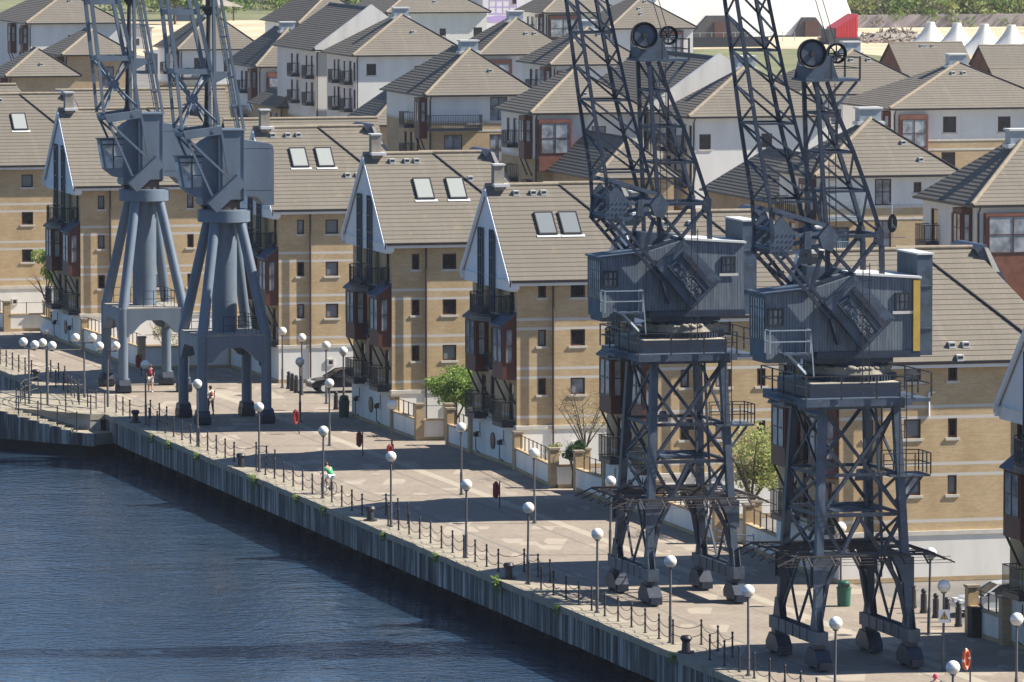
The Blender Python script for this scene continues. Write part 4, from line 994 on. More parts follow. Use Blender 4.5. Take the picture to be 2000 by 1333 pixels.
def tube_crane(label, cx, cy):
    t = thing('tubular_crane', label, 'crane', (cx, cy, 0), group='grey cranes on four tubular legs')
    P_ = CRANE
    for sx in (-1, 1):
        for sy in (-1, 1):
            x, y = 2.6*sx, 1.95*sy
            b = MB(); b.tube((x, y, .85), (x, y, 5.25), .31, n=20); b.tube((x, y, 5.2), (.95*sx, .78*sy, 11.95), .32, .30, n=20, caps=False); b.ball((x, y, 5.22), .315, 20, 10)
            b.tube((x, y, .80), (x, y, .9), .40, n=20)
            b.build('leg', P_, t)
            b = MB(); b.prism([(x-.55, .12), (x+.55, .12), (x+.62, .5), (x+.42, .84), (x-.42, .84), (x-.62, .5)], y-.36, y+.36, 'y')
            bo = b.build('bogie', CRANED, t)
            for dx in (-.3, .3): w = MB(); w.tube((x+dx, y-.42, .26), (x+dx, y+.42, .26), .26, n=16); w.build('wheel', IRON, bo)
    def arch(h): return [(-h, 5.25), (h, 5.25), (h, 3.65), (h-.38, 3.75), (h-.85, 4.28), (h-1.25, 4.55), (-h+1.25, 4.55), (-h+.85, 4.28), (-h+.38, 3.75), (-h, 3.65)]
    b = MB()
    for s in (-1, 1): b.prism(arch(1.75), 2.6*s-.26, 2.6*s+.26, 'x'); b.prism(arch(2.4), 1.95*s-.25, 1.95*s+.25, 'y')
    b.box((-2.3, -.5, 4.7), (2.3, .5, 5.2)); b.build('portal_beam', P_, t)
    b = MB(); b.box((-2.85, -2.2, 5.26), (2.85, 2.2, 5.33)); do = b.build('deck', weathered('dusty steel deck', (.30, .28, .25), .3, 2, .85), t)
    f = MB(); pl = [(1.9, -.5, 5.33), (1.9, 1.5, 5.33), (-1.9, 1.7, 5.33), (-1.9, -1.6, 5.33)]
    for p, q in zip(pl, pl[1:]):
        for h in (.5, 1.): f.beam(V(p)+V((0, 0, h)), V(q)+V((0, 0, h)), .035)
        for i in range(4): r = V(lerp(p, q, i/3)); f.beam(r, r+V((0, 0, 1.)), .035)
    f.build('railing', IRON, do)
    b = MB(); b.tube((0, 0, 5.3), (0, 0, 12.), .75, n=36)
    for z in (7.2, 9.4): b.tube((0, 0, z), (0, 0, z+.03), .757, n=36)
    b.build('column', P_, t)
    b = MB(); b.tube((0, 0, 11.95), (0, 0, 12.62), 1.6, n=44); b.tube((0, 0, 12.62), (0, 0, 12.68), 1.45, n=40); b.build('collar', P_, t)
    b = MB(); b.tube((0, 0, 12.66), (0, 0, 13.5), .95, n=28); b.tube((0, .2, 13.1), (0, 1.1, 13.45), .3, n=10); b.build('turntable', weathered('rust brown casting', (.10, .065, .055), .3, 2), t)
    # house in three blocks
    def rounded(x0, x1, y0, y1, z0, z1, r, mb):
        pts = []
        for (cx_, cy_, a0) in ((y1-r, x1-r, 0), (y0+.02, x1-.02, 90), (y0+.02, x0+.02, 180), (y1-r, x0+r, 270)):
            rr_ = r if cx_ > y0 + .1 else .02
            for i in range(6): a = R(a0 + 90*i/5); pts.append((cy_ + rr_*math.sin(a + PI/2 - PI/2) if False else cy_ + rr_*math.sin(PI/2 - a), cx_ + rr_*math.cos(PI/2 - a)))
        return pts
    b = MB(); b.prism([(-.55, 13.3), (-.55, 17.1), (-.35, 17.42), (.98, 17.40), (1.02, 13.3)], -1.25, 1.05, 'x')
    ho = b.build('machinery_house', P_, t)
    b = MB(); b.prism([(1.03, 13.5), (1.03, 16.86), (2.55, 16.62), (2.78, 16.5), (2.85, 16.2), (2.85, 12.92), (2.3, 12.92), (1.8, 13.42)], -1.2, .92, 'x')
    for z in (13.85, 16.35): b.box((.921, 1.05, z-.015), (.93, 2.8, z+.015))
    b.build('rear_casing', P_, ho)
    b = MB(); b.prism([(-1.45, 12.95), (-1.5, 16.5), (-1.2, 16.75), (-.56, 17.1), (-.56, 12.95)], -1.2, .55, 'x'); b.build('front_casing', P_, ho)
    b = MB()
    for y in (-.3, .98): b.box((1.051, y-.03, 13.3), (1.09, y+.03, 17.38))
    b.box((-1.3, -.5, 17.41), (1.15, 1.1, 17.48)); b.build('cover_strip', P_, ho)
    b = MB(); b.prism([(-2.7, 13.98), (-3.05, 15.86), (-1.5, 15.86), (-1.5, 13.43), (-2.1, 13.5)], .0, 1.0, 'x'); co_ = b.build('cab', P_, ho)
    g = MB(); g.poly([(1.012, -2.88, 15.5), (1.012, -2.62, 14.05), (1.012, -2.22, 14.05), (1.012, -2.22, 15.5)]); g.poly([(1.012, -2.14, 15.5), (1.012, -2.14, 14.05), (1.012, -1.58, 14.05), (1.012, -1.58, 15.5)])
    g.poly([(.05, -3.02, 15.55), (.05, -2.76, 14.1), (.95, -2.76, 14.1), (.95, -3.02, 15.55)]); g.poly([(1.012, -2.9, 15.76), (1.012, -2.88, 15.58), (1.012, -1.58, 15.58), (1.012, -1.58, 15.76)]); go = g.build('pane', glass_mat('grey cab glass', (.36, .40, .43), .15), co_)
    f = MB(); f.box((-.06, -3.12, 15.86), (1.08, -1.5, 15.93)); f.box((1.0, -2.9, 15.5), (1.03, -1.55, 15.56)); f.box((1.0, -2.21, 14.0), (1.03, -2.15, 15.8)); f.box((1.0, -2.14, 14.75), (1.03, -1.55, 14.80)); f.build('frame', STEEL, co_)
    # tilting counterweight boxes, jib foot frame and stays
    for s in (-1, 1):
        b = MB(); x0, x1 = (1.1, 1.75) if s > 0 else (-1.75, -1.1); o = 0 if s > 0 else .05
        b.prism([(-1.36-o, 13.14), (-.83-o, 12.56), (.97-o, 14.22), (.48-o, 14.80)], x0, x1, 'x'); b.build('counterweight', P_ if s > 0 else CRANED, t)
    b = MB()
    for s in (-1, 1):
        x = 1.3*s
        b.prism([(-2.78, 17.42), (-.44, 17.72), (-.41, 17.22), (-2.64, 16.93)], x-.13, x+.13, 'x')
        for p, q in (((-2.55, 16.95), (-1.02, 13.55)), ((-2.5, 16.95), (.06, 14.58)), ((-.42, 17.25), (0, 14.75))): b.beam((x, *p), (x, *q), .13)
    b.tube((-1.2, -2.65, 17.2), (1.2, -2.65, 17.2), .14, n=10); b.box((-1.2, -.75, 17.25), (1.2, -.5, 17.6)); b.tube((1.42, -.95, 17.42), (1.46, -.95, 17.42), .12, n=12)
    b.build('jib_foot', P_, t)
    # jib: four chords with rigid frames
    CL = [(-2.8, 17.5), (-3.12, 20.9), (-3.6, 25.2), (-5.2, 40)]; CR = [(-.55, 17.75), (-1.0, 21.0), (-1.92, 25.2), (-4.6, 40)]
    J = lambda pl, s, z: ((1.12 - .02*(z-17))*s, along(pl, z), z)
    b = MB()
    for s in (-1, 1):
        for pl in (CL, CR):
            for p, q in zip(pl, pl[1:]): b.beam(J(pl, s, p[1]+1e-4), J(pl, s, q[1]-1e-4), .17 if q[1] < 22 else .22)
    for z in (20.95, 24.5, 28.2, 32, 36, 39.8):
        c = [J(CL, -1, z), J(CL, 1, z), J(CR, 1, z), J(CR, -1, z)]
        for p, q in zip(c, c[1:] + c[:1]): b.beam(p, q, .14, .32)
    for s in (-1, 1):
        m_ = (0.25*s, -1.95, 19.3)
        for p in (J(CL, s, 17.6), J(CL, s, 20.9), J(CR, s, 17.8), J(CR, s, 20.9)): b.beam(p, m_, .13)
    b.tube((-.4, -1.95, 19.3), (.4, -1.95, 19.3), .3, .3, n=12); b.build('jib', P_, t)
    b = MB()
    for x in (-.95, .55):
        b.beam((x, -.66, 17.5), (x, -.75, 26.8), .34, .16, (0, 1, 0)); b.beam((x, 1.1, 17.45), (x, -.55, 26.8), .22, .14, (0, 1, 0))
        b.prism([(-.7, 20.2), (-.7, 20.9), (.28, 20.85), (.2, 20.65)], x-.05, x+.05, 'x')
    for z in (18.8, 20.6, 23): b.beam((-.95, along([(.9, 17.5), (-.55, 26.8)], z), z), (.55, along([(.9, 17.5), (-.55, 26.8)], z), z), .1)
    mo = b.build('mast', P_, t)
    b = MB()
    for s in (0, .28): b.beam((-.2, .75+s, 17.5), (-.2, -.45+s, 24.5), .035)
    for i in range(20): k = (i+.5)/20; b.beam((-.2, .75-1.2*k, 17.5+7*k), (-.2, 1.03-1.2*k, 17.5+7*k), .025)
    b.build('ladder', IRON, mo)
    b = MB(); b.tube((0, -1.1, 17.6), (0, -.9, 24.5), .13, n=12); b.tube((0, -.92, 24.25), (0, -.9, 24.65), .15, .42, n=16); b.tube((0, -.9, 24.65), (0, -.9, 24.8), .55, n=20); b.tube((0, -.9, 24.8), (0, -.9, 27), .2, n=12); b.tube((0, -1.1, 17.5), (0, -1.08, 17.9), .3, .15, n=12); b.build('luffing_screw', STEEL, mo)
    return t
tube_crane('grey tubular legged crane farther left, beside the person with a red backpack', -10.9, 6.05)
tube_crane('grey tubular legged crane next to the person in the white shirt', 11.9, 6.04)
# ------------------------------------------------------------------ lamps
def lamp_meshes(h):
    p = MB(); p.tube((0, 0, 0), (0, 0, 1.2), .075, n=10); p.tube((0, 0, 1.2), (0, 0, h-.25), .055, .05, n=10); p.tube((0, 0, 0), (0, 0, .06), .13, n=10); p.tube((0, 0, h-.3), (0, 0, h-.23), .12, n=12)
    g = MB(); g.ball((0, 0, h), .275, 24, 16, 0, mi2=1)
    return p.mesh('pole', POLE), g.mesh('globe', [GLOBE, GLOBE_SHADE])
LM = lamp_meshes(3.6)
def lamp(x, y, label, group):
    t = thing('globe_lamp', label, 'street lamp', (x, y, 0), 0, group)
    put('pole', LM[0], t); put('globe', LM[1], t); t.rotation_euler = (random.gauss(0, .006), random.gauss(0, .006), random.uniform(0, 6)); return t
QG = 'globe lamps along the chain fence'
for x, lab in ((13.7, 'globe lamp by the chain fence, farthest left of the row along the water'), (27.8, 'globe lamp by the chain fence just left of the person in the white shirt'), (43.4, 'globe lamp by the chain fence, right of the second tubular crane foot'),
               (58.3, 'globe lamp directly behind the cyclist in green'), (73., 'globe lamp by the fence, first to the right of the cyclist'), (87.9, 'globe lamp by the fence, second to the right of the cyclist'), (99.2, 'globe lamp by the fence, third right of the cyclist, left of the lattice cranes'),
               (111.1, 'globe lamp on the dock edge just left of the left lattice crane feet'), (122.7, 'globe lamp in front of the left lattice crane feet'), (134.2, 'globe lamp between the feet of the two lattice cranes'), (145.9, 'globe lamp in front of the nearest crane feet'), (160.5, 'nearest globe lamp, at the bottom right, in front of the orange life ring')):
    lamp(x, .82, lab, QG)
for x, y, lab in ((14.1, 10.15, 'shaded globe lamp right of the second tubular crane'), (29.4, 8.23, 'globe lamp mid promenade in front of the black car'), (44., 8.22, 'shaded globe lamp before the garden wall of the twin rooflight house'), (58.3, 8.43, 'globe lamp mid promenade in front of the bright green tree'), (73.2, 8.35, 'shaded globe lamp by the garden wall with the dark shrub'),
                  (88.2, 8.05, 'globe lamp just left of the left lattice crane top guard'), (134.7, 9.3, 'shaded globe lamp carrying the yellow warning sign'), (146.6, 8.34, 'globe lamp at the right edge in front of the white garden wall')):
    lamp(x, y, lab, 'globe lamps along the middle of the promenade')
for x, y, lab in ((-9.3, 14.6, 'globe lamp at the house wall left of the three bollards'), (-3.8, 14.56, 'globe lamp behind the three black bollards'), (2.6, 14.57, 'globe lamp left of the black car bonnet'), (7.1, 14.56, 'globe lamp against the balconies beside the dark green bin'), (111.5, 12.33, 'globe lamp seen between the legs of the nearest crane'), (122.7, 12.74, 'globe lamp beside the row of five bollards'), (-13.7, .3, 'single globe lamp behind the pair on the landing stage')):
    lamp(x, y, lab, 'globe lamps close to the houses')
def twin(x, y, dx, dy, label):
    t = thing('twin_globe_lamp', label, 'street lamp', (x, y, 0), 0, 'twin globe lamps on the landing stage')
    b = MB(); b.tube((0, 0, 0), (0, 0, 1.2), .075, n=10); b.tube((0, 0, 1.2), (0, 0, 3.45), .055, n=10); b.beam((-dx, -dy, 3.42), (dx, dy, 3.42), .06)
    for s in (-1, 1): b.tube((dx*s, dy*s, 3.4), (dx*s, dy*s, 3.5), .1, n=10)
    b.build('pole', POLE, t)
    for s in (-1, 1):
        b = MB(); b.ball((dx*s, dy*s, 3.75), .275, 24, 16, 0, mi2=1); b.build('globe', [GLOBE, GLOBE_SHADE], t)
twin(-2.0, -3.15, 1.2, .12, 'twin globe lamp at the left end of the landing stage railing')
twin(-1.0, -2.2, 1.1, .08, 'twin globe lamp, second from the left on the landing stage')
twin(-5.6, 1.05, .1, .52, 'twin globe lamp behind the curved railing left of the tubular crane')
twin(1.3, 1.1, .05, .5, 'twin globe lamp in front of the leftmost tubular crane legs')

# ------------------------------------------------------------------ chain fence along the dock
def chain_fence(label, posts, nochain=()):
    t = thing('chain_fence', label, 'chain fence', (posts[0][0], posts[0][1], 0), 0, 'chain fences along the dock edge')
    o = V((posts[0][0], posts[0][1], 0))
    pm_ = MB(); pm_.tube((0, 0, 0), (0, 0, 1.02), .045, .04, n=8); pm_.ball((0, 0, 1.06), .062, 8, 6); pm_.tube((0, 0, 0), (0, 0, .03), .09, n=8)
    for z in (.45, .86): pm_.tube((0, 0, z-.03), (0, 0, z+.03), .058, n=8)
    pm_ = pm_.mesh('post', IRON)
    for x, y in posts: put('post', pm_, t, (x-o.x, y-o.y, 0))
    for i, (a, c) in enumerate(zip(posts, posts[1:])):
        if i in nochain: continue
        a = V((*a, 0)) - o; c = V((*c, 0)) - o; sag = .05 + .075*(c-a).length
        for z in (.45, .86):
            pts = [a + (c-a)*k/8 + V((0, 0, z - sag*(1 - (2*k/8-1)**2))) for k in range(9)]
            b = MB(); b.path(pts, .016, 5); b.build('chain', IRON, t)
MBX = [-18.4, 12.1, 40.2, 69.9, 96.9, 126.1, 155.]
FL = ['chain fence at far left before the landing stage', 'chain fence from the landing stage along the front of the tubular cranes', 'chain fence between the second and third mooring bollards', 'chain fence with the cyclist riding behind it', 'chain fence left of the left lattice crane', 'chain fence in front of the left lattice crane', 'chain fence in front of the nearest lattice crane at bottom right']
def recess(xb): return [(xb-2.6, 2.0), (xb-.3, 2.05), (xb+2.0, 2.0)]
def run(x0, x1):
    n = max(1, round((x1-x0)/2.2)); return [(x0 + (x1-x0)*i/n, .80) for i in range(n+1)]
ps = run(-47, MBX[0]-2.9) + recess(MBX[0]); chain_fence(FL[0], ps)
ps = run(MBX[0]+2.6, -6.) ; chain_fence('short chain fence behind the curved railing at left', ps)
ps = run(5.2, MBX[1]-2.9) + recess(MBX[1]); chain_fence(FL[1], ps)
for i in range(1, 6):
    ps = run(MBX[i]+2.6, MBX[i+1]-2.9) + recess(MBX[i+1]); chain_fence(FL[i+1], ps)
mbm = MB(); mbm.tube((0, 0, 0), (0, 0, .06), .36, n=18); mbm.tube((0, 0, .06), (0, 0, .5), .2, .17, n=18); mbm.tube((0, 0, .5), (0, 0, .62), .2, .27, n=18); mbm.tube((0, 0, .62), (0, 0, .74), .27, .2, n=18); mbm.box((-.5, -.1, .0), (.5, .1, .05))
mbm = mbm.mesh('mooring_bollard', IRON)
for x, lab in zip(MBX[:6], ('at far left beside the landing stage', 'near the landing stage, in the tubular crane shadow', 'left of the cyclist', 'right of the cyclist', 'left of the left lattice crane, beside a fern', 'in front of the nearest crane')):
    tag(put('mooring_bollard', mbm, None, (x, .52, .012)), 'black iron mooring bollard ' + lab, 'mooring bollard', 'mooring bollards on the coping')

# bollards by the car entries
bm_ = MB(); bm_.tube((0, 0, 0), (0, 0, .86), .15, .14, n=14); bm_.tube((0, 0, .86), (0, 0, .92), .09, n=12); bm_.ball((0, 0, 1.0), .13, 12, 8); bm_.tube((0, 0, 0), (0, 0, .12), .18, n=14)
bm_ = bm_.mesh('bollard', IRON)
for (x, y), lab in zip(((113.15, 15.25), (115.1, 15.1), (116.95, 15.05), (118.55, 15.03), (120.3, 14.97)), ('first from the left of the five beside the right lattice crane', 'second from the left of the five beside the right lattice crane', 'middle of the five beside the right lattice crane', 'fourth of the five, in front of the silver car headlight', 'fifth, next to the sign carrying lamp')):
    tag(put('bollard', bm_, None, (x, y, 0)), 'black round topped bollard, ' + lab, 'bollard', 'bollards at the right car entry')
for (x, y), lab in zip(((-8.4, 14.8), (-6.9, 14.68), (-5.5, 14.6)), ('left', 'middle', 'right')):
    tag(put('bollard', bm_, None, (x, y, 0)), f'dark bollard, {lab} one of the three left of the black car', 'bollard', 'bollards at the left car entry')
tag(put('bollard', bm_, None, (6.6, 14.2, 0)), 'lone dark bollard in front of the black car wheel', 'bollard', 'bollards at the left car entry')

# bins
def bin_(label, x, y, m, s=1.):
    t = thing('litter_bin', label, 'bin', (x, y, 0))
    b = MB(); b.tube((0, 0, .05), (0, 0, .82*s), .30, .33, n=20); b.tube((0, 0, 0), (0, 0, .05), .28, n=20); b.tube((0, 0, .82*s), (0, 0, .86*s), .36, n=20); b.build('body', m, t)
    b = MB(); b.tube((0, 0, .86*s), (0, 0, 1.08*s), .3, .27, n=20); b.ball((0, 0, 1.08*s), .27, 20, 8, sc=(1, 1, .4)); b.build('lid', m, t)
    b = MB(); b.box((.27, -.16, .9*s), (.305, .16, 1.03*s)); b.build('slot', RUBBER, t)
bin_('green litter bin beyond the nearest lattice crane legs', 111.56, 12.45, GREENP)
bin_('dark green litter bin beside the white wall and black car', 11.9, 13.4, DGREEN, 1.15)
b = MB(); b.box((-.32, -.22, 0), (.32, .22, 1.25)); b.box((-.35, -.25, 1.25), (.35, .25, 1.32)); b.box((-.2, -.235, .95), (.2, -.22, 1.1))
tag(b.build('litter_bin', RUBBER, None, (124.1, 14.4, 0)), 'tall black box bin against the white garden wall at right', 'bin')

# life ring posts
def ring_post(label, x, y, m, ring=True):
    t = thing('life_ring_post', label, 'life ring', (x, y, 0), R(20), 'life ring stands along the promenade')
    b = MB(); b.tube((0, .18, 0), (0, .18, 1.45), .035, n=8); b.beam((0, .18, 1.2), (0, -.1, 1.2), .05); b.beam((0, .18, .85), (0, -.1, .85), .05); b.build('post', IRON, t)
    b = MB(); n, k = 24, 8
    for i in range(n):
        for j in range(k):
            def P(i, j): a, c = 2*PI*i/n, 2*PI*j/k; r = .30 + .075*math.cos(c); return (.075*math.sin(c) + .07, -.1 + r*math.cos(a)*.5, 1.02 + r*math.sin(a)*1.25)
            b.poly([P(i, j), P(i+1, j), P(i+1, j+1), P(i, j+1)], 1 if (i % 6) == 0 else 0, sm=True)
    b.box((-.02, -.24, .66), (.05, .04, 1.36), 0)
    b.build('life_ring', [m, WHITEP if m is ORANGE else m], t)
ring_post('red life ring stand right of the second tubular crane', 21.8, 8.1, REDP); ring_post('red life ring stand in the sun left of the white garden wall', 36.4, 8.3, REDP)
ring_post('red life ring stand in front of the two dark rooflight house', 66., 8.3, REDP); ring_post('red life ring stand behind the leftmost tubular crane', -20., 7.6, REDP)
ring_post('red life ring stand at the shaded lamp near the bright green tree', 44.4, 8.05, REDP); ring_post('orange life ring stand below the yellow warning sign', 138.9, 8.9, ORANGE)
# warning sign on the lamp
t = thing('warning_sign', 'white sign with yellow warning triangle fixed to the lamp post', 'sign', (134.86, 9.28, 0), R(-14))
b = MB(); b.box((0, -.24, 2.05), (.02, .24, 2.62)); b.tube((-.22, 0, 2.2), (0, 0, 2.2), .02); b.build('panel', WHITEP, t)
b = MB(); b.prism([(-.17, 2.2), (.17, 2.2), (0, 2.55)], .021, .026, 'x', 1); b.prism([(-.135, 2.22), (.135, 2.22), (0, 2.505)], .0262, .03, 'x', 0); b.prism([(-.015, 2.3), (.02, 2.3), (.02, 2.42), (-.02, 2.42)], .0302, .034, 'x', 1); b.box((.0302, -.02, 2.245), (.034, .02, 2.275), 1); b.build('triangle', [YELLOW, RUBBER], t)

# ------------------------------------------------------------------ landing stage with steps
t = thing('landing_stage', 'stepped concrete landing stage projecting into the dock at left', 'landing stage', (0, 0, 0))
ST0 = V((1.2, -5.7, 0)); SD = V((.83, .56, 0)); SN = V((-.56, .83, 0)); SL = 6.6
ST1 = ST0 + SD*SL
b = MB(); e0, e1 = ST0 + SN*1.45, ST1 + SN*1.25
dk_pts = [(-12, -.07), (-12, -6.6), (-3, -6.6), (ST0.x, ST0.y), (e0.x, e0.y), (e1.x, e1.y), (5.9, -.07)]
b.prism(dk_pts, -.35, 0., 'z', 0); b.prism([(x*.999 - .02, min(y, -.3)) for x, y in dk_pts], -1.62, -.351, 'z', 1)
b.build('deck', [cp, weathered('grey retaining concrete', (.30, .29, .27), .25, 1., .9)], t)
b = MB()
for i in range(8):
    a = ST0 + SD*(SL*i/8) + SN*.7; c = ST0 + SD*(SL*(i+1)/8 - .01) + SN*.7; zt = -.12*(i+1)
    b.beam(a + V((0, 0, (zt-1.7)/2)), c + V((0, 0, (zt-1.7)/2)), 1.4, 1.7+zt)
b.beam(ST1 + SN*.9 + V((0, 0, -1.35)), ST1 + SN*.9 + SD*1.6 + V((0, 0, -1.35)), 1.9, .7)
b.build('step', cp, t)
b = MB()
for i in range(9):
    a = ST0 + SD*(i*.92) - SN*.09; c = a + SD*.9; zt = -.12*min(8, (i*.92)/SL*8 + .4) - .03
    b.beam(a + V((0, 0, (zt-1.75)/2)), c + V((0, 0, (zt-1.75)/2)), .16 + random.uniform(0, .1), 1.75+zt)
for i in range(12):
    x = -12 + i*1.1; y = -6.7 if x < -3.2 else -6.6 + (x+3)*.9/4.2 - .1; b.box((x, y - random.uniform(0, .08), -1.75), (x+1.06, y + .25, -.06))
b.build('sheet_pile', dm, t)
b = MB(); b.prism([(-11.8, -.5), (-11.8, -6.2), (-3, -6.2), (ST0.x-.2, ST0.y+.4), (ST1.x+.6, ST1.y+.5), (6.8, -.5)], -2.6, -1.76, 'z'); b.build('underside', dk, t)
def rails(label, pts, h=1.08, step=1.75):
    t = thing('tube_railing', label, 'railing', pts[0], 0, 'tube railings on the landing stage')
    o = V(pts[0]); b = MB(); pts = [V(p)-o for p in pts]
    for a, c in zip(pts, pts[1:]):
        for k in (1., .66, .33): b.tube(a+V((0, 0, h*k)), c+V((0, 0, h*k)), .022, n=6)
    b.build('rail', POLE, t)
    for a, c in zip(pts, pts[1:]):
        n = max(1, round((c-a).length/step))
        for i in range(n + (1 if c == pts[-1] else 0)):
            p = a+(c-a)*i/n; b = MB(); b.tube(p, p+V((0, 0, h+.05)), .04, n=8); b.ball(p+V((0, 0, h+.07)), .055, 8, 6); b.build('post', IRON, t)
P3 = lambda p, z: (p.x, p.y, z)
rails('railing along the outer edge of the landing steps', [(-6, -6.45, 0), (-3, -6.4, 0), P3(ST0 + SN*.1, 0), P3(ST1 + SN*.1, -.95)], step=1.5)
rails('railing between the landing deck and its steps', [P3(e0 + SN*.1, 0), P3(e1 + SN*.05, 0), (5.2, .1, 0)], step=2.2)
rails('curved railing around the landing deck', [(-9, -1.2, 0), (-6.5, -2.6, 0), (-3.5, -3.4, 0), (-1., -3.6, 0)])
rails('railing along the quay behind the landing deck', [(-8.5, .6, 0), (-4, .3, 0), (-.6, -.3, 0), (2.6, .1, 0)])

# ------------------------------------------------------------------ garden walls
def garden_wall(label, segs, piers, fence=True, h=1.15):
    t = thing('garden_wall', label, 'garden wall', (segs[0][0][0], segs[0][0][1], 0), 0, 'white garden walls with brick piers')
    o = V((segs[0][0][0], segs[0][0][1], 0))
    b = MB()
    for a, c in segs:
        a, c = V((*a, 0))-o, V((*c, 0))-o
        b.beam(a+V((0, 0, h/2)), c+V((0, 0, h/2)), .24, h, mi=0)
        b.beam(a+V((0, 0, h+.05)), c+V((0, 0, h+.05)), .34, .09, mi=1); b.beam(a+V((0, 0, .1)), c+V((0, 0, .1)), .27, .2, mi=1)
    b.build('wall', [RENDER, BRICKP], t)
    for x, y in piers:
        b = MB(); x -= o.x; y -= o.y
        b.box((x-.24, y-.24, 0), (x+.24, y+.24, 2.05)); b.box((x-.29, y-.29, 2.05), (x+.29, y+.29, 2.16), 1); b.build('pier', [BRICKP, weathered('pier cap', (.30, .25, .19), .2, 3)], t)
    if fence:
        b = MB()
        for a, c in segs:
            a, c = V((*a, h+.1))-o, V((*c, h+.1))-o
            n = max(1, round((c-a).length/1.1)); b.beam(a+V((0, 0, .75)), c+V((0, 0, .75)), .03)
            for i in range(1, n): p = a+(c-a)*i/n; b.beam(p, p+V((0, 0, .8)), .05)
        b.build('railing', IRON, t)
garden_wall('white garden wall with brick piers before the bright green tree', [((21.6, 14.05), (27.3, 14.05)), ((27.6, 14.2), (27.6, 15.5)), ((31., 15.0), (36.0, 15.0))], [(21.7, 14.05), (27.5, 14.05), (27.9, 15.7), (30.8, 15.05), (36., 15.)])
garden_wall('white garden wall with piers beside the small bare tree', [((45.9, 14.9), (55.9, 14.2)), ((56.3, 14.3), (56.3, 15.6)), ((58., 15.0), (63.6, 15.0))], [(46., 14.9), (55.9, 14.2), (56.5, 15.8), (57.7, 15.1), (63.6, 15.)])
garden_wall('white garden wall seen through the left lattice crane legs', [((73.7, 14.8), (84.5, 14.6)), ((85., 14.8), (85., 16.2)), ((87, 15.5), (93., 15.2))], [(73.8, 14.8), (84.7, 14.65), (85.4, 16.4), (86.8, 15.6)])
garden_wall('white garden wall with one tall pier beside the silver car', [((122.9, 14.75), (127., 14.75))], [(122.7, 14.75), (127.2, 14.75)])
garden_wall('white garden wall behind the tubular crane legs', [((-42.3, 8.6), (-26., 9.0)), ((-25.5, 9.2), (-25.5, 14.8)), ((-25.2, 15.0), (-22.9, 15.2))], [(-42.2, 8.6), (-25.7, 9.0), (-25.4, 15.)], h=1.4)
garden_wall('white garden wall with brick piers at the far left', [((-69.5, 6.6), (-60, 6.6)), ((-59.6, 6.8), (-59.6, 9.2)), ((-58, 8.8), (-53, 8.6))], [(-59.7, 6.6), (-59.4, 9.4), (-69.5, 6.6)])
# fallen barrier between the lattice cranes
b = MB()
for z in (.25, .55, .85): b.path([(0, 0, z), (2.2, .3, z), (3., 1., z)], .03)
for x, y in ((0, 0), (1.1, .15), (2.2, .3), (3, 1)): b.beam((x, y, 0), (x, y, .95), .05); b.beam((x, y-.35, .02), (x, y+.35, .02), .05)
tag(b.build('metal_barrier', LEAD, None, (86.5, 14.0, 0)), 'light metal crowd barrier against the garden wall between the lattice cranes', 'barrier')

# ------------------------------------------------------------------ cars
def car(label, x, y, rz, paint, estate=False):
    t = thing('parked_car', label, 'car', (x, y, 0), rz)
    P = mat(label.split()[0] + ' car paint', paint, .22, .3, .6)
    # side profile along local x (front = +x); sections narrow towards the roof
    pr = [(-2.05, .35), (-2.12, .62), (-2.05, .95), (-1.2, 1.0), (.75, .95), (1.75, .80), (2.1, .60), (2.08, .35)]
    b = MB()
    secs = [(-.86, 0, 1), (-.80, .0, 1.0), (.80, 0, 1.0), (.86, 0, 1)]
    rings = []
    for yy, inset in ((-.80, .10), (-.86, 0), (.86, 0), (.80, .10)):
        rings.append([(px*(1 - inset*.12), yy, .28 + (pz-.28)*(1 - inset*.6)) for px, pz in pr])
    for r0, r1 in zip(rings, rings[1:]):
        for i in range(len(pr)):
            j = (i+1) % len(pr); b.poly([r0[i], r0[j], r1[j], r1[i]], 0, sm=False)
    b.poly(rings[0][::-1]); b.poly(rings[-1])
    bo = b.build('body', P, t)
    cb = [(-1.75, .97), (-1.35, 1.40), (-.2, 1.47), (.25, 1.42), (1.0, .96)] if not estate else [(-1.95, .97), (-1.75, 1.42), (-.2, 1.5), (.25, 1.45), (1.05, .96)]
    b = MB(); A = [(px, -.80, pz) if pz < 1 else (px, -.62, pz) for px, pz in cb]; B = [(p[0], -p[1], p[2]) for p in A]
    for i in range(len(cb)-1): b.poly([A[i], A[i+1], B[i+1], B[i]], 1 if i in (1, 2) else 0)
    b.poly(A[::-1], 0); b.poly(B, 0); b.build('cabin', [GLASS, P], t)
    b = MB()
    for s in (-1, 1):
        for p, q in zip(A, A[1:]): b.beam((p[0], abs(p[1])*s*1.005, p[2]), (q[0], abs(q[1])*s*1.005, q[2]), .06)
        b.beam((-.35, .81*s, .97), (-.35, .64*s, 1.46), .07)
    b.build('pillar', P, t)
    for wx in (-1.3, 1.32):
        for s in (-1, 1):
            b = MB(); b.tube((wx, .68*s, .31), (wx, .875*s, .31), .31, n=22); w = b.build('wheel', RUBBER, t)
            b = MB(); b.tube((wx, .876*s, .31), (wx, .885*s, .31), .2, n=18); b.build('rim', LEADT, w)
    for s in (-1, 1):
        b = MB(); b.box((1.85, .45*s-.22, .62), (2.09, .45*s+.22, .75)); b.build('headlight', LEADT, t)
        b = MB(); b.box((-2.13, .6*s-.16, .68), (-2.05, .6*s+.16, .9)); b.build('tail_light', REDP, t)
        b = MB(); b.box((.55, .84*s if s > 0 else -.99, .98), (.75, .99 if s > 0 else -.84, 1.1)); b.build('mirror', P, t)
    return t
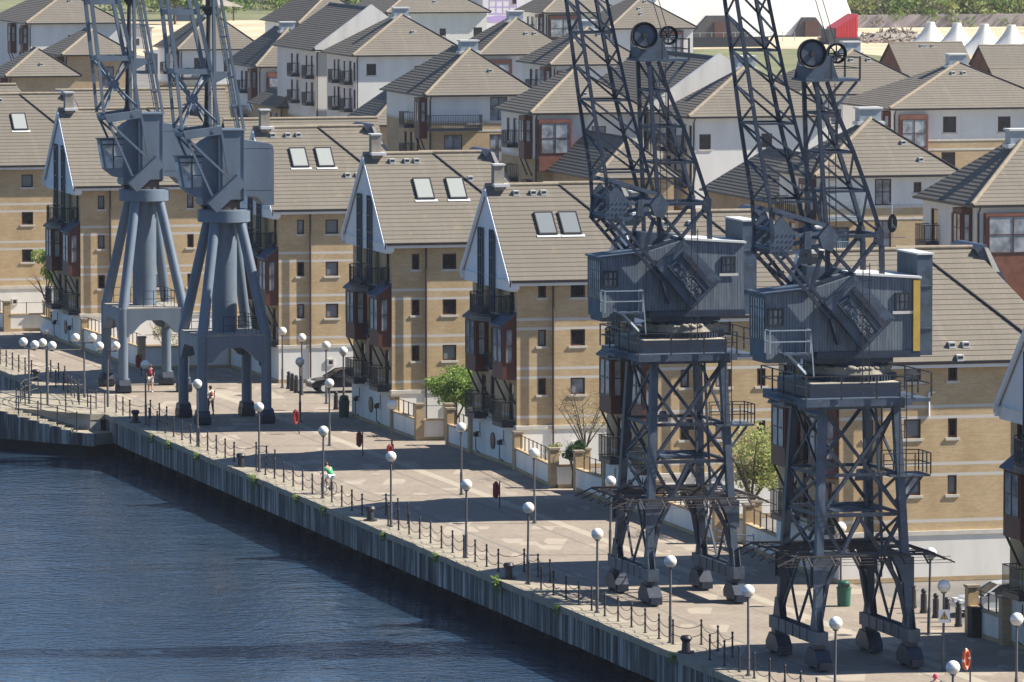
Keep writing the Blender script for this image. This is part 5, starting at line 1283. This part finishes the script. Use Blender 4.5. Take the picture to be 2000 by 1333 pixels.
car('black hatchback parked between the houses behind the bollards', -5.5, 17.5, R(-90), (.012, .012, .02))
car('silver white hatchback parked behind the five bollards at right', 116.4, 18.3, R(-92), (.62, .66, .70))
car('white car glimpsed behind the far left garden wall', -62., 12.6, R(-95), (.7, .72, .73), True)

# ------------------------------------------------------------------ trees and plants
def leaves(b, c, r, n, size, rng, mi=0, shell=.55):
    for i in range(n):
        while True:
            p = V((rng.uniform(-1, 1), rng.uniform(-1, 1), rng.uniform(-1, 1)))
            if shell < p.length < 1 or (p.length < 1 and rng.random() < .3): break
        p = V(c) + V((p.x*r[0], p.y*r[1], p.z*r[2]))
        d = V((rng.gauss(0, 1), rng.gauss(0, 1), rng.gauss(0, 1))).normalized(); e = d.cross(V((rng.gauss(0, 1), rng.gauss(0, 1), rng.gauss(0, 1)))).normalized()
        s = size*rng.uniform(.6, 1.4)
        b.poly([p-d*s-e*s*.3, p-d*s*.2+e*s*.55, p+d*s+e*s*.1, p+d*s*.2-e*s*.5], mi, [(0, 0)]*4)
def tree(name, label, x, y, h, cr, lm, n=2600, size=.10, clumps=16, trunk=.10, z0=.38, seed=1, cat='tree', bare=0, group=None):
    rng = random.Random(seed); t = thing(name, label, cat, (x, y, 0), 0, group)
    b = MB(); tips = []
    b.tube((0, 0, 0), (.05, .03, h*z0), trunk, trunk*.75, n=8)
    for i in range(7 + bare):
        a = 2*PI*i/(7+bare) + rng.uniform(-.4, .4); r = cr*rng.uniform(.35, .85); zt = h*rng.uniform(z0+.22, .95)
        p1 = V((.05, .03, h*z0*rng.uniform(.85, 1.05))); p2 = V((math.cos(a)*r*.5, math.sin(a)*r*.5, h*z0 + (zt-h*z0)*.55)); p3 = V((math.cos(a)*r, math.sin(a)*r, zt))
        b.tube(p1, p2, trunk*.5, trunk*.32, n=6, caps=False); b.tube(p2, p3, trunk*.32, trunk*.1, n=5, caps=False); tips.append(p3)
        for k in range(3 + bare):
            q = p2 + (p3-p2)*rng.uniform(.1, .9); d = V((rng.gauss(0, 1), rng.gauss(0, 1), rng.uniform(0, 1.2))).normalized()*cr*.45
            b.tube(q, q+d, trunk*.15, trunk*.05, n=4, caps=False); tips.append(q+d)
            if bare:
                for m in range(2): d2 = V((rng.gauss(0, 1), rng.gauss(0, 1), rng.uniform(-.2, 1))).normalized()*cr*.28; b.tube(q+d*.6, q+d*.6+d2, trunk*.07, trunk*.03, n=3, caps=False)
    b.build('trunk', BARK, t)
    b = MB()
    for i in range(clumps):
        c = tips[i % len(tips)]*rng.uniform(.85, 1.02); rr = cr*rng.uniform(.26, .46)
        leaves(b, c, (rr, rr, rr*.8), n//clumps, size, rng)
    b.build('crown', lm, t); return t
LG = leaf('bright spring leaves', (.17, .27, .06), (.30, .41, .11)); LY = leaf('pale olive leaves', (.28, .32, .10), (.44, .46, .19)); LD = leaf('dark evergreen leaves', (.025, .06, .02), (.06, .12, .035)); LB = leaf('buff buds', (.30, .27, .14), (.42, .38, .22)); LC = leaf('cream blossom', (.40, .38, .24), (.62, .60, .46))
tree('street_tree', 'bright green round tree between the twin rooflight house and its neighbour', 25.0, 16.9, 4.5, 1.75, LG, 8200, .085, 34, .11, .2, 3)
tree('street_tree', 'small green tree at the far left behind the garden wall', -63., 10., 6.0, 1.75, LG, 3000, .11, 14, .1, .35, 5)
tree('street_tree', 'nearly bare small tree with buff buds, left of the left lattice crane', 51.8, 17.1, 5.6, 1.9, LB, 900, .05, 40, .09, .3, 8, bare=4)
tree('street_tree', 'pale olive leafed tree between the two lattice cranes', 81., 17.5, 5.6, 2.1, LY, 5200, .085, 34, .14, .3, 11, bare=2)
tree('blossom_shrub', 'cream blossoming shrub behind the leftmost tubular crane', -30., 11.5, 4., 1.3, LC, 1200, .08, 16, .06, .2, 12, 'shrub')
tree('blossom_shrub', 'cream blossoming shrub behind the second tubular crane', -19.5, 16., 4.2, 1.5, LC, 1400, .08, 16, .06, .2, 13, 'shrub')
tree('garden_shrub', 'dark evergreen shrub on the garden wall beside the bare tree', 56.4, 15.1, 2.9, .8, LD, 1500, .075, 14, .05, .3, 14, 'shrub')
tree('garden_shrub', 'low leafy shrub behind the garden railing near the two dark rooflight house', 50.5, 15.4, 2., .7, LY, 500, .07, 10, .03, .3, 15, 'shrub')
tree('garden_shrub', 'low shrub by the far left garden wall beside the white car', -57., 9.6, 1.9, .9, LD, 600, .08, 10, .04, .3, 16, 'shrub')
rg = random.Random(4)
for x in (19.8, 24.5, 32., 46.5, 56.3, 62.4, 75.3, 85.8, 97.4, 107.9, 126.3):
    b = MB(); big = 1.7 if x in (97.4, 46.5) else 1.
    for i in range(26):
        a = rg.uniform(-PI, 0); L = rg.uniform(.15, .5)*big; p = V((0, -.05, 0)); q = p + V((math.cos(a)*L*.8, -abs(math.sin(a))*L*.6-.05, rg.uniform(-.5, .35)*big*.6)); w = V((.05, 0, .03))*big
        b.poly([p-w, q-w*.3, q+w*.3, p+w])
    leaves(b, (0, -.18, -.1), (.3*big, .16, .3*big), int(60*big), .06, rg)
    tag(b.build('wall_fern', LG, None, (x, 0, -.12)), 'green fern tuft growing from a joint in the dock wall', 'plant', 'ferns growing from the dock wall')

# ------------------------------------------------------------------ people
SKIN = mat('skin', (.48, .27, .19), .6)
def skinned(name, verts, edges, radii, m, parent):
    me = bpy.data.meshes.new(name); me.from_pydata(verts, edges, []); o = put(name, me, parent)
    sk = o.modifiers.new('skin', 'SKIN'); o.modifiers.new('sub', 'SUBSURF').levels = 1
    for i, r in enumerate(radii): me.skin_vertices[0].data[i].radius = r if isinstance(r, tuple) else (r, r); me.skin_vertices[0].data[i].use_root = (i == 0)
    bpy.context.view_layer.update()
    dg = bpy.context.evaluated_depsgraph_get(); m2 = bpy.data.meshes.new_from_object(o.evaluated_get(dg)); o.modifiers.clear(); o.data = m2
    m2.name = name; m2.materials.clear(); m2.materials.append(m)
    for p in m2.polygons: p.use_smooth = True; p.material_index = 0
    return o
def person(label, x, y, rz, J, top, legs, hair, pack=None, sleeve=.45, shorts=False, cap=None):
    """J: joints in local metres, facing local +x"""
    t = thing('person', label, 'person', (x, y, 0), rz)
    order = ['pel', 'waist', 'chest', 'neck', 'head', 'crown', 'shL', 'elL', 'wrL', 'haL', 'shR', 'elR', 'wrR', 'haR', 'hipL', 'knL', 'anL', 'toL', 'hipR', 'knR', 'anR', 'toR']
    ed = [(0, 1), (1, 2), (2, 3), (3, 4), (4, 5), (2, 6), (6, 7), (7, 8), (8, 9), (2, 10), (10, 11), (11, 12), (12, 13), (0, 14), (14, 15), (15, 16), (16, 17), (0, 18), (18, 19), (19, 20), (20, 21)]
    rad = [.13, .12, .15, .055, .095, .075, .06, .045, .03, .035, .06, .045, .03, .035, .095, .06, .04, .035, .095, .06, .04, .035]
    vs_ = [V(J[k]) for k in order]
    # five fingers per hand, each its own chain
    for hi, wr in ((9, 8), (13, 12)):
        d = (vs_[hi]-vs_[wr]).normalized(); sdv = d.cross(V((0, 1, 0))).normalized() if abs(d.y) < .9 else V((1, 0, 0))
        for k in range(5):
            a = vs_[hi] + sdv*(k-1.8)*.018; L = (.04, .075, .085, .078, .06)[k]; e = a + (d*L if k else (d*.5+sdv*-.9)*.05)
            vs_.append(e); ed.append((hi, len(vs_)-1)); rad.append(.009)
    skinned('body', vs_, ed, rad, SKIN, t)
    g = lambda *ks: [V(J[k]) for k in ks]
    sl = lambda a, b, k: V(J[a]) + (V(J[b])-V(J[a]))*k
    vv = g('pel', 'waist', 'chest', 'shL') + [sl('shL', 'elL', sleeve*2 if sleeve < .5 else 1)] + g('shR') + [sl('shR', 'elR', sleeve*2 if sleeve < .5 else 1)]
    skinned('shirt', vv, [(0, 1), (1, 2), (2, 3), (3, 4), (2, 5), (5, 6)], [(.15, .14), (.15, .14), (.175, .15), .085, .068, .085, .068], top, t)
    if shorts: vv = g('pel', 'hipL') + [sl('hipL', 'knL', .9)] + g('hipR') + [sl('hipR', 'knR', .9)]; e_ = [(0, 1), (1, 2), (0, 3), (3, 4)]; r_ = [.15, .118, .09, .118, .09]
    else: vv = g('pel', 'hipL', 'knL', 'anL', 'hipR', 'knR', 'anR'); e_ = [(0, 1), (1, 2), (2, 3), (0, 4), (4, 5), (5, 6)]; r_ = [.145, .112, .078, .058, .112, .078, .058]
    skinned('shorts' if shorts else 'trousers', vv, e_, r_, legs, t)
    h = V(J['head']); b = MB(); b.ball(h + V((-.018, 0, .035)), .112, 16, 10, sc=(1.02, .92, 1.05)); b.build('hair', hair if cap is None else cap, t)
    f = MB(); f.ball(h + V((.085, .035, .01)), .014, 8, 6); f.ball(h + V((.085, -.035, .01)), .014, 8, 6); f.build('eyes', RUBBER, t)
    f = MB(); f.ball(h + V((.10, 0, -.02)), .02, 8, 6, sc=(1.2, .8, 1.3)); f.box(h + V((.085, -.025, -.068)), h + V((.098, .025, -.06))); 
    for s in (-1, 1): f.ball(h + V((0, .1*s, 0)), .026, 8, 6, sc=(.8, .5, 1.2))
    f.build('face', SKIN, t)
    for k in ('L', 'R'):
        a, to = V(J['an'+k]), V(J['to'+k]); b = MB(); d = (to-a); d.z = 0; d.normalize(); c = a + d*.06; c.z = min(a.z, to.z) - .01
        b.ball((c.x, c.y, c.z), .13, 12, 8, sc=(1.0 if abs(d.x) > .5 else .45, .42 if abs(d.x) > .5 else 1., .42)); b.build('shoe', WHITEP if shorts else RUBBER, t)
    if pack:
        b = MB(); c = (V(J['chest'])+V(J['waist']))/2 + V((-.2, 0, .06)); b.ball(c, .15, 14, 10, sc=(.55, .75, 1.15)); b.ball(c+V((-.06, 0, -.06)), .1, 12, 8, sc=(.5, .9, .8)); b.build('backpack', pack, t)
    return t
WALK = dict(pel=(0, 0, .93), waist=(.01, 0, 1.10), chest=(.02, 0, 1.34), neck=(.03, 0, 1.50), head=(.05, 0, 1.62), crown=(.045, 0, 1.70), shL=(.02, .19, 1.41), elL=(-.06, .25, 1.15), wrL=(.02, .26, .92), haL=(.06, .25, .85),
            shR=(.02, -.19, 1.41), elR=(.02, -.25, 1.14), wrR=(.14, -.24, .94), haR=(.19, -.23, .87), hipL=(0, .10, .88), knL=(.14, .11, .50), anL=(.16, .11, .10), toL=(.28, .12, .05), hipR=(0, -.10, .88), knR=(-.02, -.11, .48), anR=(-.18, -.11, .13), toR=(-.07, -.12, .05))
CL = lambda n, c: mat(n, c, .85)
person('person from behind in dark red top with red backpack and pale shorts', -8.4, 5.86, R(170), WALK, CL('dark navy cloth', (.03, .025, .05)), CL('pale shorts cloth', (.55, .48, .46)), mat('brown hair', (.07, .04, .025), .7), CL('red pack cloth', (.45, .03, .06)), .4, True)
person('person from behind in white shirt with orange brown backpack', 8.0, 6.06, R(185), WALK, CL('white cotton', (.75, .73, .73)), CL('grey brown trousers', (.16, .13, .11)), mat('dark brown hair', (.05, .03, .02), .7), CL('orange brown pack', (.45, .16, .06)), .4)
person('person in a pink red cap at the bottom edge, only the cap showing', 148.6, 4.2, R(180), WALK, CL('grey cloth', (.2, .2, .22)), CL('blue jeans', (.05, .08, .15)), mat('black hair', (.02, .02, .02), .7), None, .4, False, CL('pink red cap', (.7, .08, .14)))
RIDE = dict(pel=(-.25, 0, 1.0), waist=(-.14, 0, 1.16), chest=(.10, 0, 1.34), neck=(.24, 0, 1.43), head=(.33, 0, 1.52), crown=(.34, 0, 1.60), shL=(.14, .18, 1.36), elL=(.28, .24, 1.16), wrL=(.44, .24, 1.05), haL=(.50, .23, 1.03),
            shR=(.14, -.18, 1.36), elR=(.28, -.24, 1.16), wrR=(.44, -.24, 1.05), haR=(.50, -.23, 1.03), hipL=(-.22, .10, .95), knL=(.16, .11, .80), anL=(.02, .12, .42), toL=(.14, .12, .36), hipR=(-.22, -.10, .95), knR=(.08, -.11, .58), anR=(-.06, -.12, .22), toR=(.07, -.12, .17))
BX, BY, BR = 55.9, 1.75, R(195)
person('person leaning forward on a bicycle in bright green top and white shorts', BX, BY, BR, RIDE, CL('bright green jersey', (.06, .50, .20)), CL('white shorts cloth', (.7, .7, .74)), mat('short brown hair', (.09, .05, .03), .7), None, .4, True)
t = thing('bicycle', 'dark bicycle ridden by the person in green beside the chain fence', 'bicycle', (BX, BY, 0), BR)
b = MB()
for p, q in (((-.35, .92), (-.15, .30)), ((-.15, .30), (.38, .78)), ((-.32, .80), (.36, .85)), ((.36, .88), (.58, .34)), ((-.15, .30), (-.52, .34)), ((-.32, .8), (-.52, .34))): b.tube((p[0], 0, p[1]), (q[0], 0, q[1]), .02, n=6)
fr_ = b.build('frame', mat('dark bicycle paint', (.05, .05, .06), .4), t)
b = MB(); b.tube((-.18, -.09, .30), (-.18, .09, .30), .09, n=14); b.beam((-.15, .09, .3), (.05, .1, .36), .03); b.beam((-.15, -.09, .3), (0, -.1, .16), .03); b.build('crank', IRON, t)
for wx in (-.52, .58):
    b = MB(); n = 28
    for i in range(n): a, c = 2*PI*i/n, 2*PI*(i+1)/n; b.tube((wx+.33*math.cos(a), 0, .34+.33*math.sin(a)), (wx+.33*math.cos(c), 0, .34+.33*math.sin(c)), .018, n=6, caps=False)
    w = b.build('wheel', RUBBER, t); b = MB()
    for i in range(16): a = 2*PI*i/16; b.beam((wx, 0, .34), (wx+.32*math.cos(a), 0, .34+.32*math.sin(a)), .006)
    b.build('spoke', LEADT, w)
b = MB(); b.tube((.5, -.27, 1.01), (.5, .27, 1.01), .016, n=6); b.tube((.37, 0, .86), (.42, 0, 1.0), .02, n=6); b.tube((.42, 0, 1.), (.5, 0, 1.01), .02, n=6); b.build('handlebar', LEADT, t)
b = MB(); b.ball((-.38, 0, .95), .13, 12, 8, sc=(1, .55, .3)); b.build('saddle', RUBBER, t)

# ------------------------------------------------------------------ far ground: tents, pavilion, scrub
TENT = mat('white tent membrane', (.82, .80, .74), .6)
def tent(label, x, y, h, r):
    b = MB(); n, k = 8, 10
    def rad(u): return .62 + (r-.62)*(1-u)**1.5
    rows = []
    for i in range(k+1):
        u = i/k; z = 1.0*(0) + (h)*u; row = []
        for j in range(n*4):
            a = 2*PI*j/(n*4); sc = 1 + .10*(1-u)*math.cos(4*a); row.append((rad(u)*sc*math.cos(a), rad(u)*sc*math.sin(a), z))
        rows.append(row)
    for i in range(k):
        for j in range(n*4): q = (j+1) % (n*4); b.poly([rows[i][j], rows[i][q], rows[i+1][q], rows[i+1][j]], 0, sm=True)
    b.poly(rows[-1])
    return tag(b.build('peaked_tent', TENT, None, (x, y, 0)), label, 'tent', 'white pointed tents in a row')
for i, (x, y, h, l) in enumerate(((-578.6, 252.3, 4.5, 'leftmost white pointed tent, next to the rubble heap'), (-573.2, 254.8, 4.5, 'second white pointed tent from the left'), (-563.7, 255.9, 4.6, 'third white pointed tent from the left'), (-558.4, 258.4, 4.6, 'fourth white pointed tent, near the right edge'), (-549.6, 259.5, 4.6, 'white pointed tent cut by the right edge of the picture'))): tent(l, x, y, h, 4.3)
# big white tent: scalloped membrane over masts
t = thing('big_tent', 'huge white marquee at the top with dark triangular openings', 'tent', (-664, 245.2, 0))
b = MB(); NX, NY = 30, 16
def tz(u, v):          # u across the view (-1..1), v depth
    e = max(0, 1 - abs(u)**5)*max(0, 1 - abs(v)**2.2)
    s = .8*abs(math.sin(u*5.2))*(1-abs(u))
    return 17*e**.5 + s - .3
gp = [[(20*(v)*.8, 18.6*u, max(0, tz(u, v))) for v in [i/NY*2-1 for i in range(NY+1)]] for u in [i/NX*2-1 for i in range(NX+1)]]
for i in range(NX):
    for j in range(NY): b.poly([gp[i][j], gp[i][j+1], gp[i+1][j+1], gp[i+1][j]], 0, sm=True)
b.build('membrane', TENT, t)
for y, w, hh in ((-5.7, 11., 3.6), (9.9, 6.5, 3.2)):
    b = MB(); b.prism([(y-w/2, 0), (y+w/2, 0), (y+w*.12, hh), (y-w*.2, hh)], 12.0, 16.6, 'x'); b.box((15.5, y-1.2, 0), (16.9, y+1.2, 2.6), 1); b.build('opening', [mat('tent opening shade', (.07, .07, .075), .8), FRAME], t)  # solid dark wedges; shade inside the tent is put into their colour
# red pavilion
t = thing('red_pavilion', 'red wedge shaped pavilion with ribbed sloping wall beside the tents', 'pavilion', (-613., 249.2, 0))
b = MB(); b.prism([(-1.7, 1.0), (2., 1.0), (2., 4.8), (1.85, 4.75), (-1.7, 2.6)], -3, 2.0, 'x')
for i in range(8): y = -1.6 + i*.47; b.box((2.0, y, 1.0), (2.08, y+.1, 2.6 + (y+1.7)*.58))
b.build('shell', mat('red cladding', (.62, .05, .06), .55), t)
b = MB(); b.box((-3, -2.9, 0), (2.2, 2.1, .99)); b.box((-2, -2.9, .99), (2.0, -1.72, 2.4)); b.build('base', mat('charcoal base', (.05, .05, .06), .7), t)
# rubble
rb = random.Random(9); b = MB()
b.ball((0, 0, -.6), 1., 24, 12, sc=(6.5, 8., 2.1))
for i in range(300):
    x, y = rb.gauss(0, 4.), rb.gauss(0, 5.2); z = max(0, 2.0*math.exp(-(x/5)**2-(y/6)**2)) * rb.uniform(.3, 1.05); d = V((rb.gauss(0, 1), rb.gauss(0, 1), rb.gauss(0, .6))).normalized()*rb.uniform(.4, 1.3)
    c = V((x, y, z)); b.beam(c-d, c+d, rb.uniform(.1, .4), rb.uniform(.06, .3))
struct(b.build('rubble_heap', weathered('grey rubble', (.27, .235, .20), .5, .8, .9), None, (-622, 261, 0)), 'stuff')
# painted building (generic shapes only)
t = thing('painted_building', 'white building with purple painted grid on its wall, top centre', 'building', (-702., 217., 0))
MUR = mat('purple paint', (.42, .34, .68), .7); b = MB(); b.box((-10, -3.4, 0), (0, 6., 12)); b.build('wall', weathered('white painted wall', (.66, .68, .76), .08, .6), t)
b = MB()
for i in range(5): y = -2.2 + i*1.2; b.box((.0, y-.07, 2.6), (.03, y+.07, 12))
for i in range(8): z = 2.6 + i*1.15; b.box((.0, -2.3, z-.07), (.035, 2.6, z+.07))
b.prism([(-2.6, 1.2), (2.6, .8), (3.2, 2.0), (-.5, 2.3), (-2.6, 2.0)], .0, .04, 'x'); b.build('mural', MUR, t)
for y, z in ((-2.9, 7.2), (.1, 5.4), (1.1, 5.4), (2.2, 4.2), (3.3, 6.6), (3.3, 9.)): window(t, '+x', (0, 0), y, z, .7, .8, GLASS, 1, 1, False, -.05)
t = thing('mural_wall', 'dark blue wall painted with orange and green shapes, top centre', 'wall', (-716., 212., 0))
b = MB(); b.box((-.5, -7, 0), (0, 2.5, 9)); b.build('wall', weathered('teal wall', (.05, .09, .14), .4, .5), t)
b = MB(); b.tube((.0, -.5, 5.), (.05, -.5, 5.), 1.0, n=14, mi=0); b.tube((0, -3.5, 6.3), (.05, -3.5, 6.3), 1.1, n=14, mi=1); b.build('painted_shape', [mat('orange wall paint', (.55, .2, .08), .8), mat('green wall paint', (.05, .16, .1), .8)], t)
# open sided canopy and low sheds at upper left
t = thing('canopy_shelter', 'pale open sided canopy on posts at the upper left', 'shelter', (-760, 176, 0))
b = MB(); b.prism([(-5, 3.4), (8.5, 2.4), (2.5, 4.6), (-5, 6.4)], -6, 3, 'x'); b.build('roof', weathered('pale canopy', (.62, .58, .52), .2, .6), t)
b = MB()
for y in (-4, 0, 4, 6.5): b.beam((2.6, y, 0), (2.6, y, 3), .25)
b.build('post', FRAME, t); b = MB(); b.box((0, -4, 0), (2.2, -.8, 3.6)); b.build('container', mat('blue container', (.08, .14, .22), .6), t)
def shed(label, x, y, w, d, h, m, g=None):
    t = thing('low_shed', label, 'shed', (x, y, 0), 0, g); b = MB(); b.box((-d, 0, 0), (0, w, h)); b.build('wall', m, t)
    b = MB(); b.prism([(-.3, h), (w+.3, h), (w+.3, h+.15), (w/2, h+.9), (-.3, h+.15)], -d-.3, .3, 'x'); b.build('roof', weathered('shed roof', (.20, .22, .25), .2, .5), t)
    b = MB()
    for i in range(int(w/3)): b.box((0, 1+i*3, .6), (.03, 2+i*3, 1.6))
    b.build('window', GLASS, t)
shed('long grey shed with dark roof between the tubular crane jibs', -520, 118, 15, 12, 2.6, weathered('grey shed wall', (.20, .22, .26), .3, .4))
shed('pale low building at the top left corner', -620, 128, 10, 8, 3.2, weathered('pale shed wall', (.5, .5, .5), .2, .5))
shed('blue and white building at the top left corner edge', -560, 92, 9, 8, 10, weathered('blue white wall', (.3, .38, .48), .3, .4))
for (x, y, l, p) in ((-735, 193, 'red', (.6, .06, .06)), (-742, 187.5, 'white', (.7, .7, .7)), (-738, 190, 'pale grey', (.55, .55, .55))):
    car(l + ' car parked far off by the sandy ground at upper left', x, y, R(80), p)
# fence and barrier line beside the big tent, sign board
b = MB()
for i in range(14): b.beam((0, i*2.0, 0), (0, i*2., 1.5), .08)
for z in (.7, 1.45): b.beam((0, 0, z), (0, 26, z), .06)
tag(b.build('site_fence', LEAD, None, (-628, 220, 0)), 'thin metal site fence crossing the sand below the big tent', 'fence')
b = MB(); b.box((0, 0, 0), (.2, 22, 1.6)); tag(b.build('dark_hoarding', STEEL, None, (-604, 212, 0)), 'low dark hoarding along the grass below the big tent', 'fence')
b = MB(); b.box((0, 0, .8), (.1, 3.4, 2.4)); b.beam((.05, .3, 0), (.05, .3, .8), .1); b.beam((.05, 3., 0), (.05, 3., .8), .1); tag(b.build('notice_board', STEEL, None, (-560, 155.5, 0)), 'dark notice board standing on the sand at upper left', 'sign')
# scrub woodland and retaining wall behind the tents
b = MB(); b.box((-.6, -40, 0), (0, 70, 2.2)); tag(b.build('retaining_wall', weathered('mauve grey concrete', (.30, .27, .28), .3, .25, .9), None, (-690, 285, 0), ), 'long mauve grey wall below the scrub, behind the tents', 'wall')
L1 = leaf('scrub olive', (.20, .24, .06), (.36, .36, .14)); L2 = leaf('scrub green', (.10, .17, .035), (.20, .27, .06)); L3 = leaf('scrub grey', (.16, .15, .10), (.27, .25, .16))
rs = random.Random(21); b = MB()
for i in range(520):
    y = rs.uniform(-34, 62); x = -70*rs.random()**1.5; r = rs.uniform(1.5, 3.4); z = 2. + max(0, -x*.10) + rs.uniform(0, 2.4)
    leaves(b, (x, y, z), (r, r*1.1, r*.8), 95, .42, rs, rs.choice((0, 0, 1, 1, 2)), .6)
for i in range(46): leaves(b, (rs.uniform(.5, 2.5), rs.uniform(-40, 60), rs.uniform(.4, 2.6)), (1.3, 1.6, 1.4), 60, .3, rs, rs.choice((0, 1, 2)), .4)
struct(b.build('scrub_woodland', [L1, L2, L3], None, (-692, 285, 0)), 'stuff')
bm2 = MB(); bm2.poly([(-703, 235, 0), (-703, 360, 0), (-900, 400, 24), (-900, 230, 24)]); struct(bm2.build('embankment', gr))
b = MB()
for i in range(70):
    y = rs.uniform(-28, 26); x = rs.uniform(-40, 0); r = rs.uniform(1.5, 3.6); leaves(b, (x, y, rs.uniform(.8, 3.6)), (r, r, r*.8), 80, .4, rs, rs.choice((1, 1, 2, 0)), .6)
struct(b.build('hedge_scrub', [L1, L2, L3], None, (-800, 196, 0)), 'stuff')
tree('roadside_tree', 'bushy green tree at the top between the tubular crane jibs', -740, 168, 7.5, 4., L2, 2200, .35, 18, .25, .3, 31)
# satellite dish
t = thing('satellite_dish', 'dark satellite dish with aerial on the corner of the house near the right edge', 'satellite dish', (6.3, 50.0, 10.8))
b = MB(); n = 20
for i in range(n):
    a, c = 2*PI*i/n, 2*PI*(i+1)/n
    for r0, r1 in ((0., .3), (.3, .58)):
        P = lambda r, an: (.25*r*r+.0, r*math.cos(an)*.55, r*math.sin(an)); b.poly([P(r0+1e-3, a), P(r0+1e-3, c), P(r1, c), P(r1, a)], 0, sm=True)
b.build('dish', IRON, t); b = MB(); b.beam((0, 0, -.9), (0, 0, 1.1), .05); b.beam((0, 0, -.9), (0.2, .8, -.9), .05); b.beam((0, 0, 0), (.4, .1, -.3), .04)
for k in range(5): b.beam((-.1, -.3+.02*k, .75+.12*k), (.1, .55+.02*k, .85+.12*k), .03)
b.build('aerial', LEADT, t)

# ------------------------------------------------------------------ thin spring haze
hm = bpy.data.materials.new('haze air'); hm.use_nodes = True; nt = hm.node_tree; nt.nodes.remove(nt.nodes['Principled BSDF'])
pv = nt.nodes.new('ShaderNodeVolumePrincipled'); pv.inputs['Color'].default_value = (.80, .88, 1., 1); pv.inputs['Density'].default_value = .00005; pv.inputs['Anisotropy'].default_value = .2
nt.links.new(pv.outputs[0], nt.nodes['Material Output'].inputs['Volume'])
b = MB(); b.box((-1300, -400, -4), (430, 800, 60)); struct(b.build('haze', hm), 'stuff')
